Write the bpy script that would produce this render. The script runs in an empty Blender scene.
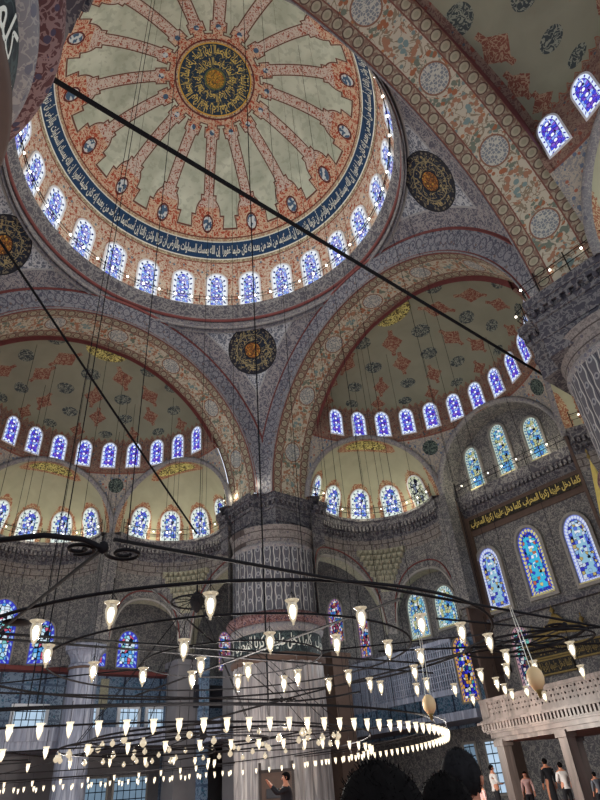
import bpy, bmesh, math, random
import numpy as np
from mathutils import Vector, Matrix
random.seed(7)
PI = math.pi
R_ = math.radians
sc = bpy.context.scene
COL = sc.collection

# ------------------------------------------------------------------ materials
class V:
    def __init__(s, t, k): s.t = t; s.k = k
    def _b(a, op, b, c=None): return a.t.m(op, a, b, c)
    def __add__(a, b): return a._b('ADD', b)
    __radd__ = __add__
    def __mul__(a, b): return a._b('MULTIPLY', b)
    __rmul__ = __mul__
    def __sub__(a, b): return a._b('SUBTRACT', b)
    def __rsub__(a, b): return a.t.m('SUBTRACT', b, a)
    def __truediv__(a, b): return a._b('DIVIDE', b)
    def gt(a, b): return a._b('GREATER_THAN', b)
    def lt(a, b): return a._b('LESS_THAN', b)
    def mx(a, b): return a._b('MAXIMUM', b)
    def mn(a, b): return a._b('MINIMUM', b)
    def ab(a): return a.t.m('ABSOLUTE', a)
    def fr(a): return a.t.m('FRACT', a)
    def fl(a): return a.t.m('FLOOR', a)
    def sq(a): return a.t.m('SQRT', a)
    def cen(a): return (a.fr() - 0.5).ab()          # 0 at half periods, .5 at integers
    def band(a, lo, hi): return a.gt(lo) * a.lt(hi)
    def near(a, c, w): return (a - c).ab().lt(w)

class T:
    def __init__(s, name):
        s.mat = bpy.data.materials.new(name); s.mat.use_nodes = True
        s.n = s.mat.node_tree.nodes; s.l = s.mat.node_tree.links
        s.n.clear(); s.out = s.n.new('ShaderNodeOutputMaterial')
    def put(s, sock, v):
        if isinstance(v, V): s.l.new(v.k, sock)
        elif isinstance(v, (tuple, list)):
            sock.default_value = tuple(v) + ((1,) if len(v) == 3 and len(sock.default_value) == 4 else ())
        else: sock.default_value = v
    def m(s, op, a, b=None, c=None):
        n = s.n.new('ShaderNodeMath'); n.operation = op
        s.put(n.inputs[0], a)
        if b is not None: s.put(n.inputs[1], b)
        if c is not None: s.put(n.inputs[2], c)
        return V(s, n.outputs[0])
    def mix(s, f, a, b):
        n = s.n.new('ShaderNodeMix'); n.data_type = 'RGBA'
        s.put(n.inputs[0], f); s.put(n.inputs[6], a); s.put(n.inputs[7], b)
        return V(s, n.outputs[2])
    def obj(s):
        n = s.n.new('ShaderNodeTexCoord'); return V(s, n.outputs['Object'])
    def uv(s):
        n = s.n.new('ShaderNodeTexCoord'); return s.sep(V(s, n.outputs['UV']))[:2]
    def uvv(s):
        n = s.n.new('ShaderNodeTexCoord'); return V(s, n.outputs['UV'])
    def sep(s, v):
        n = s.n.new('ShaderNodeSeparateXYZ'); s.l.new(v.k, n.inputs[0])
        return [V(s, n.outputs[i]) for i in range(3)]
    def comb(s, x, y, z=0.0):
        n = s.n.new('ShaderNodeCombineXYZ')
        for i, q in enumerate((x, y, z)): s.put(n.inputs[i], q)
        return V(s, n.outputs[0])
    def noise(s, v, scale, det=2, dist=0.0):
        n = s.n.new('ShaderNodeTexNoise'); s.l.new(v.k, n.inputs['Vector'])
        n.inputs['Scale'].default_value = scale; n.inputs['Detail'].default_value = det
        n.inputs['Distortion'].default_value = dist
        return V(s, n.outputs[0])
    def vor(s, v, scale, feat='F1', rnd=1.0):
        n = s.n.new('ShaderNodeTexVoronoi'); n.feature = feat; s.l.new(v.k, n.inputs['Vector'])
        n.inputs['Scale'].default_value = scale; n.inputs['Randomness'].default_value = rnd
        return V(s, n.outputs['Distance']), (V(s, n.outputs['Color']) if feat != 'DISTANCE_TO_EDGE' else None)
    def ramp(s, f, stops, const=True):
        n = s.n.new('ShaderNodeValToRGB'); n.color_ramp.interpolation = 'CONSTANT' if const else 'LINEAR'
        e = n.color_ramp.elements
        e.remove(e[1]); e[0].position = stops[0][0]; e[0].color = tuple(stops[0][1]) + (1,)
        for p, c in stops[1:]: q = e.new(p); q.color = tuple(c) + (1,)
        s.put(n.inputs[0], f); return V(s, n.outputs[0])
    def bsdf(s, col, rough=0.7, bump=None, bs=0.3, metal=0.0, bd=0.05, spec=0.3):
        n = s.n.new('ShaderNodeBsdfPrincipled')
        s.put(n.inputs['Base Color'], col); s.put(n.inputs['Roughness'], rough)
        n.inputs['Metallic'].default_value = metal; n.inputs['Specular IOR Level'].default_value = spec
        if bump is not None:
            b = s.n.new('ShaderNodeBump'); b.inputs['Strength'].default_value = bs; b.inputs['Distance'].default_value = bd
            s.put(b.inputs['Height'], bump); s.l.new(b.outputs[0], n.inputs['Normal'])
        s.l.new(n.outputs[0], s.out.inputs[0]); return s.mat
    def emit(s, col, st):
        n = s.n.new('ShaderNodeEmission'); s.put(n.inputs[0], col); s.put(n.inputs[1], st)
        s.l.new(n.outputs[0], s.out.inputs[0]); return s.mat

def rgb(r, g, b):
    f = lambda c: ((c / 255) / 12.92) if c / 255 <= 0.04045 else (((c / 255) + 0.055) / 1.055) ** 2.4
    return (f(r), f(g), f(b))

def plain(name, c, rough=0.6, metal=0.0, var=0.25, scale=3.0, spec=0.3):
    t = T(name); v = t.obj(); n = t.noise(v, scale, 4)
    return t.bsdf(t.mix(n, tuple(x * (1 - var) for x in c), tuple(min(1, x * (1 + var)) for x in c)), rough, metal=metal, spec=spec, bump=n, bs=0.15)

def filigree(t, v, s, base, line, spot=None, spot2=None, w=0.03):
    """curling vine lines and small flowers painted over a ground colour"""
    n = t.noise(v, s, 1, 1.2)
    vine = (n - 0.5).ab().lt(w)
    n2 = t.noise(v, s * 1.7, 1, 0.6)
    vine2 = (n2 - 0.45).ab().lt(w * 0.8)
    c = t.mix(vine.mx(vine2) * 0.85, base, line)
    if spot:
        d, k = t.vor(v, s * 1.15)
        kr = t.sep(k)[0]
        c = t.mix(d.lt(0.30) * kr.lt(0.5), c, spot)
        if spot2: c = t.mix(d.lt(0.26) * kr.gt(0.62), c, spot2)
    return c

def filmat(name, s, base, line, spot=None, spot2=None, w=0.03, rough=0.75):
    t = T(name); v = t.obj(); c = filigree(t, v, s, base, line, spot, spot2, w)
    b = t.noise(v, 0.35, 3)
    return t.bsdf(t.mix(b.lt(0.5) * 0.12, c, tuple(x * 0.7 for x in base)), rough)

# palette
CREAM = rgb(204, 210, 190); CREAM2 = rgb(162, 170, 150)
RED = rgb(172, 84, 58); DRED = rgb(120, 52, 42); NAVY = rgb(22, 48, 78); GOLD = rgb(200, 160, 60)
BLUEG = rgb(92, 118, 140); GREYB = rgb(112, 114, 122); WHITE = rgb(216, 208, 190)

def mat_domefield():
    t = T('painted_dome_ribs'); u, r = t.uv(); o = t.obj()
    a = (u + 0.5).fr() - 0.5
    la = (a.ab() * R_(22.5)) * r                       # metres from a rib's middle
    mott = t.noise(o, 0.45, 6, 0.6); mott2 = t.noise(o, 2.2, 4)
    cream = t.mix(t.m('MULTIPLY_ADD', mott, 2.2, -0.6), CREAM2, CREAM)
    cream = t.mix(mott2.gt(0.56) * 0.35, cream, rgb(142, 150, 132))
    # signed distance-like value of the painted part: positive outside
    rib = la - 0.34
    k1 = (la - 0.52).mx((r - 4.05).ab() - 0.3)         # inner knots
    k0 = r - 3.4
    k2 = (la - 1.30).mx((r - 9.85).ab() - 0.45)        # outer stepped knots
    k3 = (la - 0.98).mx((r - 9.5).ab() - 0.6)
    k4 = 10.05 - r
    k5 = (la - 0.56).mx((r - 9.1).ab() - 0.85)
    lobe = (la * la + (r - 9.35) * (r - 9.35)).sq() - 0.98; lobe1 = (la * la + (r - 4.1) * (r - 4.1)).sq() - 0.5
    f = rib.mn(k1).mn(k0).mn(k2).mn(k4).mn(k5).mn(lobe).mn(lobe1)
    red = filigree(t, o, 2.2, rgb(164, 76, 52), rgb(206, 186, 158), None, None, 0.055)
    ribc = filigree(t, o, 3.0, rgb(150, 80, 62), rgb(206, 198, 184), None, None, 0.075)
    paint = t.mix((r - 6.5).ab().lt(2.4), red, ribc)
    dk = ((la * la) + (r - 9.75) * (r - 9.75)).sq()
    dk1 = ((la * la) + (r - 4.0) * (r - 4.0)).sq()
    fl = t.mix(t.noise(o, 3, 1).gt(0.52), rgb(70, 96, 122), rgb(196, 204, 204))
    paint = t.mix(dk.lt(0.36).mx(dk1.lt(0.2)), paint, fl)
    paint = t.mix(dk.near(0.42, 0.05), paint, rgb(90, 40, 36))
    c = t.mix(f.lt(0.0), cream, paint)
    c = t.mix(f.near(0.06, 0.045), c, rgb(104, 62, 50))
    c = t.mix(r.gt(10.45), c, filigree(t, o, 3.0, rgb(190, 182, 152), rgb(150, 110, 88), None, None, 0.06))
    c = t.mix(r.near(10.42, 0.03), c, rgb(110, 60, 48))
    return t.bsdf(c, 0.8)

def mat_boss():
    t = T('navy_dome_boss'); u, r = t.uv(); o = t.obj()
    n = t.noise(o, 1.1, 1, 1.2); n2 = t.noise(o, 1.9, 1, 0.8)
    s = (n - 0.5).ab().lt(0.010).mx((n2 - 0.48).ab().lt(0.004) * r.gt(0.9))
    c = t.mix(s * r.lt(2.62), rgb(18, 48, 70), rgb(176, 160, 84))
    c = t.mix(r.lt(0.72), c, filigree(t, o, 4, rgb(196, 150, 50), rgb(60, 60, 40), rgb(170, 90, 40), None, 0.05))
    c = t.mix(r.near(0.76, 0.06), c, rgb(90, 100, 60))
    c = t.mix(r.gt(2.72), c, filigree(t, o, 3.5, rgb(150, 92, 70), rgb(196, 186, 150), rgb(70, 86, 96), None, 0.06))
    c = t.mix(r.near(2.74, 0.05), c, GOLD)
    return t.bsdf(c, 0.6)

def mat_drum():
    t = T('salmon_filigree_drum'); u, z = t.uv(); o = t.obj()
    c = filigree(t, o, 2.3, rgb(158, 108, 88), rgb(196, 184, 166), rgb(146, 74, 54), rgb(96, 116, 130), 0.06)
    c = t.mix(z.gt(39.3), c, filigree(t, o, 3, rgb(186, 178, 148), rgb(120, 100, 80), None, None, 0.07))
    c = t.mix(z.near(39.25, 0.04), c, DRED)
    return t.bsdf(c, 0.75)

def mat_pend():
    t = T('grey_blue_pendentive_painting'); o = t.obj(); x, y, z = t.sep(o)
    ax, ay = x.ab(), y.ab()
    base = filigree(t, o, 2.0, rgb(100, 105, 116), rgb(184, 187, 188), None, None, 0.045)
    dx, dy, dz = ax - 9.42, ay - 9.42, z - 31.0
    q = (dx * dx + dy * dy + dz * dz).sq()
    edge = 11.75 - ax.mx(ay)
    c = t.mix(edge.lt(0.9), base, filigree(t, o, 2.6, rgb(86, 86, 96), rgb(146, 142, 140), None, None, 0.05))
    c = t.mix(edge.near(0.93, 0.05), c, rgb(150, 150, 148))
    c = t.mix(z.gt(32.2), c, rgb(96, 94, 100)); c = t.mix(z.near(32.2, 0.05), c, rgb(150, 150, 148))
    n = t.noise(o, 1.7, 1, 1.2); n2 = t.noise(o, 2.6, 1, 0.8)
    sc_ = (n - 0.5).ab().lt(0.02).mx((n2 - 0.5).ab().lt(0.02))
    ro = t.mix(sc_, rgb(24, 34, 50), rgb(150, 136, 96))
    ro = t.mix(q.lt(0.62), ro, filigree(t, o, 4, rgb(168, 110, 48), rgb(60, 40, 30), rgb(190, 150, 60), None, 0.06))
    ro = t.mix(q.near(0.66, 0.05), ro, rgb(20, 24, 30)); ro = t.mix(q.near(1.25, 0.035), ro, rgb(130, 120, 90))
    ro = t.mix(q.gt(1.62), ro, t.mix(t.vor(o, 4.5)[0].lt(0.4), rgb(28, 30, 40), rgb(104, 98, 84)))
    ro = t.mix(q.gt(1.86), ro, rgb(24, 26, 32))
    c = t.mix(q.lt(1.95), c, ro)
    return t.bsdf(c, 0.8)

def mat_soffit():
    t = T('floral_arch_soffit'); s, w = t.uv(); o = t.obj()      # s: 1 per medallion, w: 0..2.8 m
    uv = t.comb(s * 4.6, w)
    m = (s + 0.5).fr() - 0.5
    dx = m * 4.6; dy = w - 1.4
    q = (dx * dx * 0.72 + dy * dy).sq()
    base = rgb(176, 168, 148)
    n = t.noise(uv, 2.0, 2, 1.0)
    c = t.mix((n - 0.5).ab().lt(0.03), base, rgb(128, 116, 96))
    d, k = t.vor(uv, 3.0); kr, kg, kb = t.sep(k)
    blob = d.lt(0.27)
    c = t.mix(blob, c, t.mix(kr.lt(0.45), rgb(112, 126, 120), rgb(158, 108, 74)))
    d2, k2 = t.vor(uv, 4.2)
    gar = (q + (n - 0.5) * 0.4).near(0.92, 0.17)
    c = t.mix(gar * d2.lt(0.55), c, t.mix(t.sep(k2)[0].lt(0.7), rgb(146, 94, 66), rgb(104, 112, 98)))
    # second, half-period wreath of green sprays
    m2 = s.fr() - 0.5; q2 = (m2 * m2 * 21.2 * 0.5 + dy * dy).sq()
    c = t.mix((q2 + (n - 0.5) * 0.4).near(0.55, 0.12) * d2.lt(0.5), c, rgb(148, 108, 84)); c = t.mix(q2.lt(0.36) * d.lt(0.4), c, rgb(112, 132, 128))
    med = t.vor(uv, 7.0, 'DISTANCE_TO_EDGE', 0.6)[0]
    c = t.mix(q.lt(0.6), c, t.mix(med.lt(0.10), rgb(118, 124, 128), rgb(178, 176, 162)))
    c = t.mix(q.near(0.62, 0.035), c, rgb(126, 92, 74))
    # roundel borders
    e = w.mn(2.8 - w)
    bx = (s * 7.0 + 0.5).fr() - 0.5
    bq = (bx * bx * 0.43 + (e - 0.33) * (e - 0.33)).sq()
    bc = t.mix(t.noise(uv, 6.0, 1).gt(0.52), rgb(120, 98, 84), rgb(146, 134, 114))
    bc = t.mix(bq.lt(0.23), bc, rgb(154, 148, 126))
    bc = t.mix(bq.near(0.23, 0.03), bc, rgb(88, 68, 60))
    bc = t.mix(bq.lt(0.11), bc, rgb(138, 134, 112))
    c = t.mix(e.lt(0.62), c, bc)
    c = t.mix(e.near(0.64, 0.03), c, rgb(112, 70, 60)); c = t.mix(e.lt(0.05), c, rgb(112, 66, 58))
    return t.bsdf(c, 0.8)

def mat_strip():
    t = T('violet_grey_arch_moulding'); s, w = t.uv(); o = t.obj()
    bx = (s * 9.0).fr() - 0.5; q = (bx * bx * 0.26 + (w - 0.5) * (w - 0.5)).sq()
    c = filigree(t, o, 2.6, rgb(84, 85, 94), rgb(132, 132, 136), rgb(70, 72, 86), rgb(104, 90, 86), 0.07)
    c = t.mix(q.near(0.24, 0.025), c, rgb(78, 77, 90))
    c = t.mix(w.lt(0.08).mx(w.gt(0.92)), c, rgb(112, 58, 56))
    return t.bsdf(c, 0.8)

def mat_semi():
    t = T('olive_semidome_painting'); az, el = t.uv(); o = t.obj()   # az degrees from axis / 12.75, el degrees
    mott = t.noise(o, 0.5, 5, 0.5)
    c = t.mix(mott, rgb(112, 112, 94), rgb(142, 142, 120))
    ce = t.m('COSINE', el * (PI / 180.0))
    X = az * (R_(12.75) * 10.9)
    for i, (e0, per, off) in enumerate([(50, 1.16, 0.0), (59.5, 1.3, 0.5), (69, 1.75, 0.0), (78, 3.0, 0.5)]):
        k = az / (per) + off
        fx = (k.fr() - 0.5) * (per * R_(12.75) * 10.9) * ce
        dy = (el - e0) * (R_(1) * 10.9)
        par = (k.fl() * 0.5 + 0.1 + 0.25 * 0).fr().gt(0.5)
        q = (fx * fx + dy * dy).sq()
        ql = (fx * fx * 1.6 + dy * dy).sq()
        loz = fx.ab() * 1.15 + dy.ab() * 0.78
        n = t.noise(o, 4.0, 1, 1.0)
        blue = t.mix((n - 0.5).ab().lt(0.05), rgb(58, 66, 66), rgb(128, 132, 116))
        redc = t.mix((n - 0.5).ab().lt(0.05), rgb(116, 70, 56), rgb(150, 126, 102))
        ok = dy.ab().lt(1.2)
        c = t.mix(ok * (1.0 - par) * q.lt(0.45), c, blue)
        c = t.mix(ok * par * ((ql + (n - 0.5) * 0.35).lt(0.46).mx(loz.lt(0.58)).mx((fx.ab() - 0.1).mx(dy.ab() - 0.95).lt(0.0))), c, redc)
    n3 = t.noise(o, 2.4, 2, 1.0)
    low = filigree(t, o, 3.0, rgb(104, 76, 68), rgb(134, 112, 96), rgb(120, 66, 54), rgb(72, 80, 88), 0.05)
    ser = (el - 43.5 - ((az * 4.0).cen() * 6.0) + (n3 - 0.5) * 3.0)
    c = t.mix(ser.lt(0.0), c, low)
    c = t.mix(ser.near(0.6, 0.35), c, rgb(134, 80, 62))
    spa = filigree(t, o, 2.6, rgb(128, 126, 124), rgb(168, 158, 140), rgb(92, 104, 122), rgb(150, 92, 72), 0.05)
    c = t.mix(el.lt(27.5), c, spa)
    c = t.mix(el.near(27.6, 0.35), c, rgb(118, 76, 64))
    # dark green discs on the small spandrels
    for a0 in (-30 / 12.75, 30 / 12.75):
        fx = (az - a0) * (R_(12.75) * 9.9); dy = (el - 22.3) * (R_(1) * 10.9)
        q = (fx * fx + dy * dy).sq()
        c = t.mix(q.lt(0.62), c, t.mix((t.noise(o, 5, 1, 1) - 0.5).ab().lt(0.06), rgb(34, 48, 48), rgb(96, 108, 98)))
    # red fringe against the big arch
    x, y, z = t.sep(o)
    c = t.mix((x - 15.25).lt(0.55 + 0.0) * el.gt(44.0), c, low)
    return t.bsdf(c, 0.8)

def mat_exe():
    t = T('cream_niche_painting'); az, el = t.uv(); o = t.obj()      # az deg / 32, el deg
    mott = t.noise(o, 0.8, 5, 0.6)
    c = t.mix(mott, rgb(138, 138, 116), rgb(170, 168, 142))
    n = t.noise(o, 4.0, 2, 1.0)
    # red fringe round each window, at az integers
    fx = ((az + 0.5).fr() - 0.5) * (R_(32) * 5.25); dy = (el - 17.0) * (R_(1) * 5.25)
    q = (fx * fx * 1.1 + (dy.mx(0.0)) * (dy.mx(0.0)) * 0.42).sq() + (n - 0.5) * 0.35
    c = t.mix(q.lt(1.28) * el.lt(48.0), c, t.mix((n - 0.5).ab().lt(0.04), rgb(142, 92, 70), rgb(176, 158, 126)))
    return t.bsdf(c, 0.8)

def mat_wall(name='grey_filigree_wall_painting', a=(86, 85, 88), b=(142, 139, 132), s=2.6):
    t = T(name); o = t.obj()
    c = filigree(t, o, s, rgb(*a), rgb(*b), None, None, 0.034)
    x, y, z = t.sep(o)
    n = t.noise(o, 0.3, 2)
    return t.bsdf(t.mix(n * 0.2, c, rgb(70, 66, 64)), 0.8)

def mat_course():
    """bands of small painted blocks below the cornice"""
    t = T('painted_block_courses'); s, z = t.uv(); o = t.obj()
    row = (z / 0.55); k = row.fl()
    u = s / 1.0 + k * 0.5
    j = (row.cen().gt(0.44)).mx(u.cen().gt(0.46))
    c = filigree(t, o, 3, rgb(104, 98, 96), rgb(132, 126, 120), rgb(88, 84, 92), None, 0.05)
    return t.bsdf(t.mix(j, c, rgb(70, 62, 60)), 0.8)

def mat_tiles():
    t = T('blue_iznik_tile_panels'); o = t.obj(); x, y, z = t.sep(o)
    h = x + y
    c = filigree(t, o, 3.0, rgb(46, 68, 96), rgb(116, 136, 156), rgb(36, 88, 112), None, 0.07)
    pan = (h / 1.6).cen(); c = t.mix(pan.gt(0.45), c, rgb(30, 40, 62))
    c = t.mix((z / 2.4).cen().gt(0.47), c, rgb(60, 80, 104))
    return t.bsdf(c, 0.35, spec=0.5)

def mat_marble(name, a, b, vein=True, sx=1.6):
    t = T(name); o = t.obj(); x, y, z = t.sep(o)
    v = t.comb(x * sx, y * sx, z * 0.12)
    n = t.noise(v, 1.4, 6, 1.4)
    c = t.ramp(n, [(0.3, a), (0.46, b), (0.53, tuple(q * 0.72 for q in b)), (0.62, a), (0.8, b)], False)
    return t.bsdf(c, 0.45)

def mat_shaft():
    t = T('painted_shaft_ribs'); s, z = t.uv(); o = t.obj()
    a = s.fr() - 0.5
    w = t.m('SINE', z * 7.0) * 0.10
    c = rgb(84, 84, 90)
    c = t.mix((a.ab() - 0.30 - w * 0.4).ab().lt(0.045), c, rgb(168, 166, 160))
    dz = ((z / 0.85).fr() - 0.5) * 0.85; fx = a * 0.62
    q = (fx * fx + dz * dz * 0.6).sq()
    c = t.mix(q.lt(0.13), c, rgb(132, 132, 134)); c = t.mix(q.lt(0.06), c, rgb(66, 66, 78))
    c = t.mix(a.ab().gt(0.46), c, rgb(56, 56, 64))
    return t.bsdf(c, 0.7)

def mat_corn():
    t = T('dark_painted_cornice'); o = t.obj(); n = t.noise(o, 3.0, 3, 0.8)
    c = t.mix((n - 0.5).ab().lt(0.05), rgb(66, 64, 72), rgb(110, 108, 108))
    return t.bsdf(c, 0.65)

def mat_script(name, base, ink, s=2.0, w=0.05):
    t = T(name); o = t.obj()
    n = t.noise(o, s, 1, 1.2)
    return t.bsdf(t.mix((n - 0.5).ab().lt(w), base, ink), 0.65)

def mat_glass(name, border, dots, cells, st=1.0, cs=5.0, bw=0.16, lead=0.05, per=0.42, midc=None, cd=None):
    """leaded glass lit from outside: border with dots, coloured cells inside"""
    t = T(name); s, d = t.uv(); o = t.obj(); x, y, z = t.sep(o)
    v = t.comb(x, z)
    e = t.vor(v, cs, 'DISTANCE_TO_EDGE', 0.55)[0]
    _, k = t.vor(v, cs, 'F1', 0.55); kr, kg, kb = t.sep(k)
    n = len(cells)
    c = t.ramp(kr, [(i / n, q) for i, q in enumerate(cells)])
    c = t.mix(e.lt(lead), c, rgb(24, 26, 40))
    if midc:                                           # a taller figure in the middle
        c = t.mix(d.gt(midc[0]) * kg.lt(0.62), c, midc[1])
    c = t.mix(kb.gt(0.93), c, rgb(240, 244, 250))
    if cd:                                             # a column of white roundels on the axis, blue ones beside it
        zz = ((z / cd).fr() - 0.5) * cd; q0 = (x * x + zz * zz).sq()
        c = t.mix(q0.lt(cd * 0.21), c, rgb(240, 246, 255)); c = t.mix(q0.near(cd * 0.30, cd * 0.06), c, rgb(70, 50, 170))
    bx = (s / per).fr() - 0.5
    q = (bx * bx * (per * per) + (d - bw * 0.5) * (d - bw * 0.5)).sq()
    b = t.mix(q.lt(bw * 0.34), border, dots)
    b = t.mix(d.near(bw, 0.015), b, rgb(30, 34, 60))
    c = t.mix(d.lt(bw), c, b)
    return t.emit(c, st)

def mat_carpet():
    t = T('red_prayer_carpet'); o = t.obj(); x, y, z = t.sep(o)
    c = filigree(t, o, 4, rgb(120, 30, 34), rgb(150, 110, 80), rgb(40, 50, 90), None, 0.05)
    c = t.mix((y / 1.1).cen().gt(0.46), c, rgb(40, 44, 80))
    return t.bsdf(c, 0.95)

M = {}
M['dome'] = mat_domefield(); M['boss'] = mat_boss(); M['drum'] = mat_drum(); M['pend'] = mat_pend()
M['soffit'] = mat_soffit(); M['strip'] = mat_strip(); M['semi'] = mat_semi(); M['exe'] = mat_exe()
M['wall'] = mat_wall(); M['course'] = mat_course(); M['tiles'] = mat_tiles(); M['corn'] = mat_corn()
M['wall2'] = mat_wall('pale_filigree_painting', (138, 136, 116), (170, 166, 142), 3.0)
M['ring'] = filmat('drum_cornice_painting', 2.4, rgb(92, 90, 96), rgb(136, 130, 128), rgb(74, 70, 84))
M['redline'] = plain('dark_red_painted_moulding', rgb(104, 54, 52), 0.7)
M['greymould'] = filmat('grey_arch_edging', 3.0, rgb(118, 116, 118), rgb(150, 146, 140), rgb(98, 98, 108))
M['bandnavy'] = plain('navy_band', rgb(24, 58, 92), 0.6, var=0.12)
M['ink'] = plain('pale_gold_lettering', rgb(214, 216, 204), 0.6, var=0.05)
M['gold'] = plain('gilded_carving', rgb(122, 104, 58), 0.6, metal=0.2, var=0.5, scale=6)
M['shaft'] = mat_shaft()
M['marble'] = mat_marble('veined_grey_marble', rgb(166, 160, 156), rgb(132, 128, 128))
M['marble2'] = mat_marble('pale_carved_marble', rgb(112, 100, 94), rgb(90, 80, 75), sx=0.8)
M['whitemarble'] = mat_marble('bluish_white_marble', rgb(150, 154, 166), rgb(120, 126, 142))
M['panelblack'] = mat_script('gold_script_panel_ground', rgb(22, 20, 18), rgb(70, 60, 34), 3.0, 0.03)
M['palegold'] = plain('pale_gold_leaf', rgb(206, 186, 104), 0.5)
M['greenscript'] = mat_script('pier_band_ground', rgb(30, 38, 42), rgb(60, 74, 74), 2.5, 0.05)
M['redring'] = filmat('dark_red_painted_ring', 4.0, rgb(78, 46, 46), rgb(132, 108, 106), rgb(60, 56, 76), None, 0.05)
M['brown'] = plain('brown_plaster', rgb(84, 68, 60), 0.8)
M['greywall'] = plain('grey_marble_slab_wall', rgb(104, 102, 104), 0.5, scale=1.0)
M['dark'] = plain('dark_timber_and_shade', rgb(40, 28, 24), 0.5)  # also the painted shade behind the parapet and in the loge
M['darkpanel'] = plain('dark_grey_panel', rgb(34, 34, 40), 0.5)
M['iron'] = plain('black_wrought_iron', rgb(24, 23, 25), 0.85, metal=0.0, spec=0.15)
M['cable'] = plain('steel_cable', rgb(22, 22, 24), 0.85, spec=0.1)
M['carpet'] = mat_carpet()
M['reveal'] = plain('pale_grey_window_edging', rgb(140, 136, 130), 0.7)
M['whiteedge'] = plain('white_plaster_window_edging', rgb(214, 214, 216), 0.7, var=0.08)
M['sill'] = plain('cream_window_sill', rgb(214, 206, 150), 0.7, var=0.1)
M['lune'] = mat_script('gilded_crown_script', rgb(84, 76, 40), rgb(200, 190, 112), 3.6, 0.07)
M['lunered'] = mat_script('red_crown_fringe', rgb(140, 88, 66), rgb(176, 150, 116), 4.5, 0.05)

Wt = (0.86, 0.90, 1.0)
M['g_dome'] = mat_glass('dome_leaded_glass', rgb(226, 232, 240), rgb(40, 56, 110),
    [rgb(130, 156, 235), rgb(214, 224, 250), rgb(90, 100, 214), rgb(170, 166, 226), rgb(170, 210, 240)], 0.95, 5.5, 0.30, 0.05, 0.62, None, 0.5)
M['g_semi'] = mat_glass('semidome_leaded_glass', rgb(214, 228, 252), rgb(40, 36, 150),
    [rgb(84, 70, 210), rgb(130, 90, 200), rgb(60, 80, 220), rgb(140, 170, 240), rgb(90, 60, 190)], 0.95, 6.5, 0.17, 0.05, 0.40, None, 0.42)
M['g_exe'] = mat_glass('niche_leaded_glass', rgb(214, 226, 220), rgb(50, 70, 90),
    [rgb(110, 140, 230), rgb(200, 214, 240), rgb(80, 90, 200), rgb(220, 226, 226), rgb(96, 150, 200)], 0.95, 4.6, 0.22, 0.05, 0.5, None, 0.5)
M['g_exepale'] = mat_glass('pale_niche_glass', rgb(206, 210, 180), rgb(70, 80, 80),
    [rgb(200, 206, 186), rgb(150, 150, 120), rgb(218, 222, 205), rgb(120, 130, 150)], 0.75, 3.6, 0.22, 0.09, 0.5)
M['g_big'] = mat_glass('tall_blue_leaded_glass', rgb(140, 152, 232), rgb(220, 230, 250),
    [rgb(84, 104, 220), rgb(150, 190, 236), rgb(90, 120, 226), rgb(206, 220, 240), rgb(60, 60, 180), rgb(190, 170, 110)], 0.72, 4.6, 0.30, 0.06, 0.24, (0.55, rgb(150, 196, 222)))
M['g_bigmid'] = mat_glass('tall_flowered_leaded_glass', rgb(70, 84, 206), rgb(214, 206, 140),
    [rgb(50, 60, 190), rgb(214, 200, 140), rgb(60, 120, 214), rgb(70, 190, 214), rgb(190, 110, 80), rgb(60, 70, 200)], 0.75, 4.6, 0.34, 0.05, 0.3, (0.5, rgb(70, 186, 226)))
M['g_up'] = mat_glass('pale_cyan_leaded_glass', rgb(196, 214, 200), rgb(90, 120, 150),
    [rgb(120, 190, 214), rgb(96, 160, 220), rgb(170, 206, 206), rgb(186, 190, 140), rgb(80, 130, 206)], 0.8, 4.6, 0.24, 0.06, 0.26)
M['g_low'] = mat_glass('mosaic_leaded_glass', rgb(206, 160, 90), rgb(60, 50, 150),
    [rgb(40, 40, 200), rgb(214, 214, 200), rgb(60, 150, 160), rgb(50, 40, 130), rgb(206, 150, 60), rgb(70, 80, 220)], 0.75, 4.4, 0.22, 0.08, 0.3)
M['g_rose'] = mat_glass('rose_leaded_glass', rgb(190, 150, 160), rgb(60, 70, 90),
    [rgb(110, 190, 180), rgb(150, 60, 80), rgb(214, 200, 206), rgb(60, 60, 110), rgb(196, 214, 220)], 0.7, 4.4, 0.2, 0.09, 0.3)
M['g_left'] = mat_glass('cobalt_bordered_leaded_glass', rgb(60, 66, 190), rgb(150, 180, 230),
    [rgb(170, 214, 240), rgb(80, 150, 220), rgb(120, 190, 190), rgb(206, 226, 240), rgb(200, 90, 120)], 0.85, 3.4, 0.3, 0.08, 0.5)
M['g_warm'] = mat_glass('violet_amber_leaded_glass', rgb(120, 90, 150), rgb(214, 170, 110),
    [rgb(80, 90, 200), rgb(206, 150, 100), rgb(214, 214, 230), rgb(140, 60, 90), rgb(60, 140, 200)], 0.75, 4.2, 0.2, 0.08, 0.35)
def mat_grid(name, c, st):
    t = T(name); o = t.obj(); x, y, z = t.sep(o)
    g = (x / 0.5).cen().gt(0.44).mx((z / 0.55).cen().gt(0.44))
    n = t.noise(o, 0.8, 2)
    return t.emit(t.mix(g, t.mix(n, c, tuple(q * 0.5 for q in c)), rgb(20, 26, 34)), st)
M['g_plain'] = mat_grid('clear_daylit_panes', rgb(190, 216, 240), 1.0)
M['g_door'] = mat_grid('cool_daylit_panes', rgb(150, 180, 206), 0.55)
t = T('warm_lamp_flame'); M['bulb'] = t.emit((1.0, 0.88, 0.66), 6.5)
t = T('small_led_light'); M['led'] = t.emit((1.0, 0.93, 0.8), 5.0)
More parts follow.
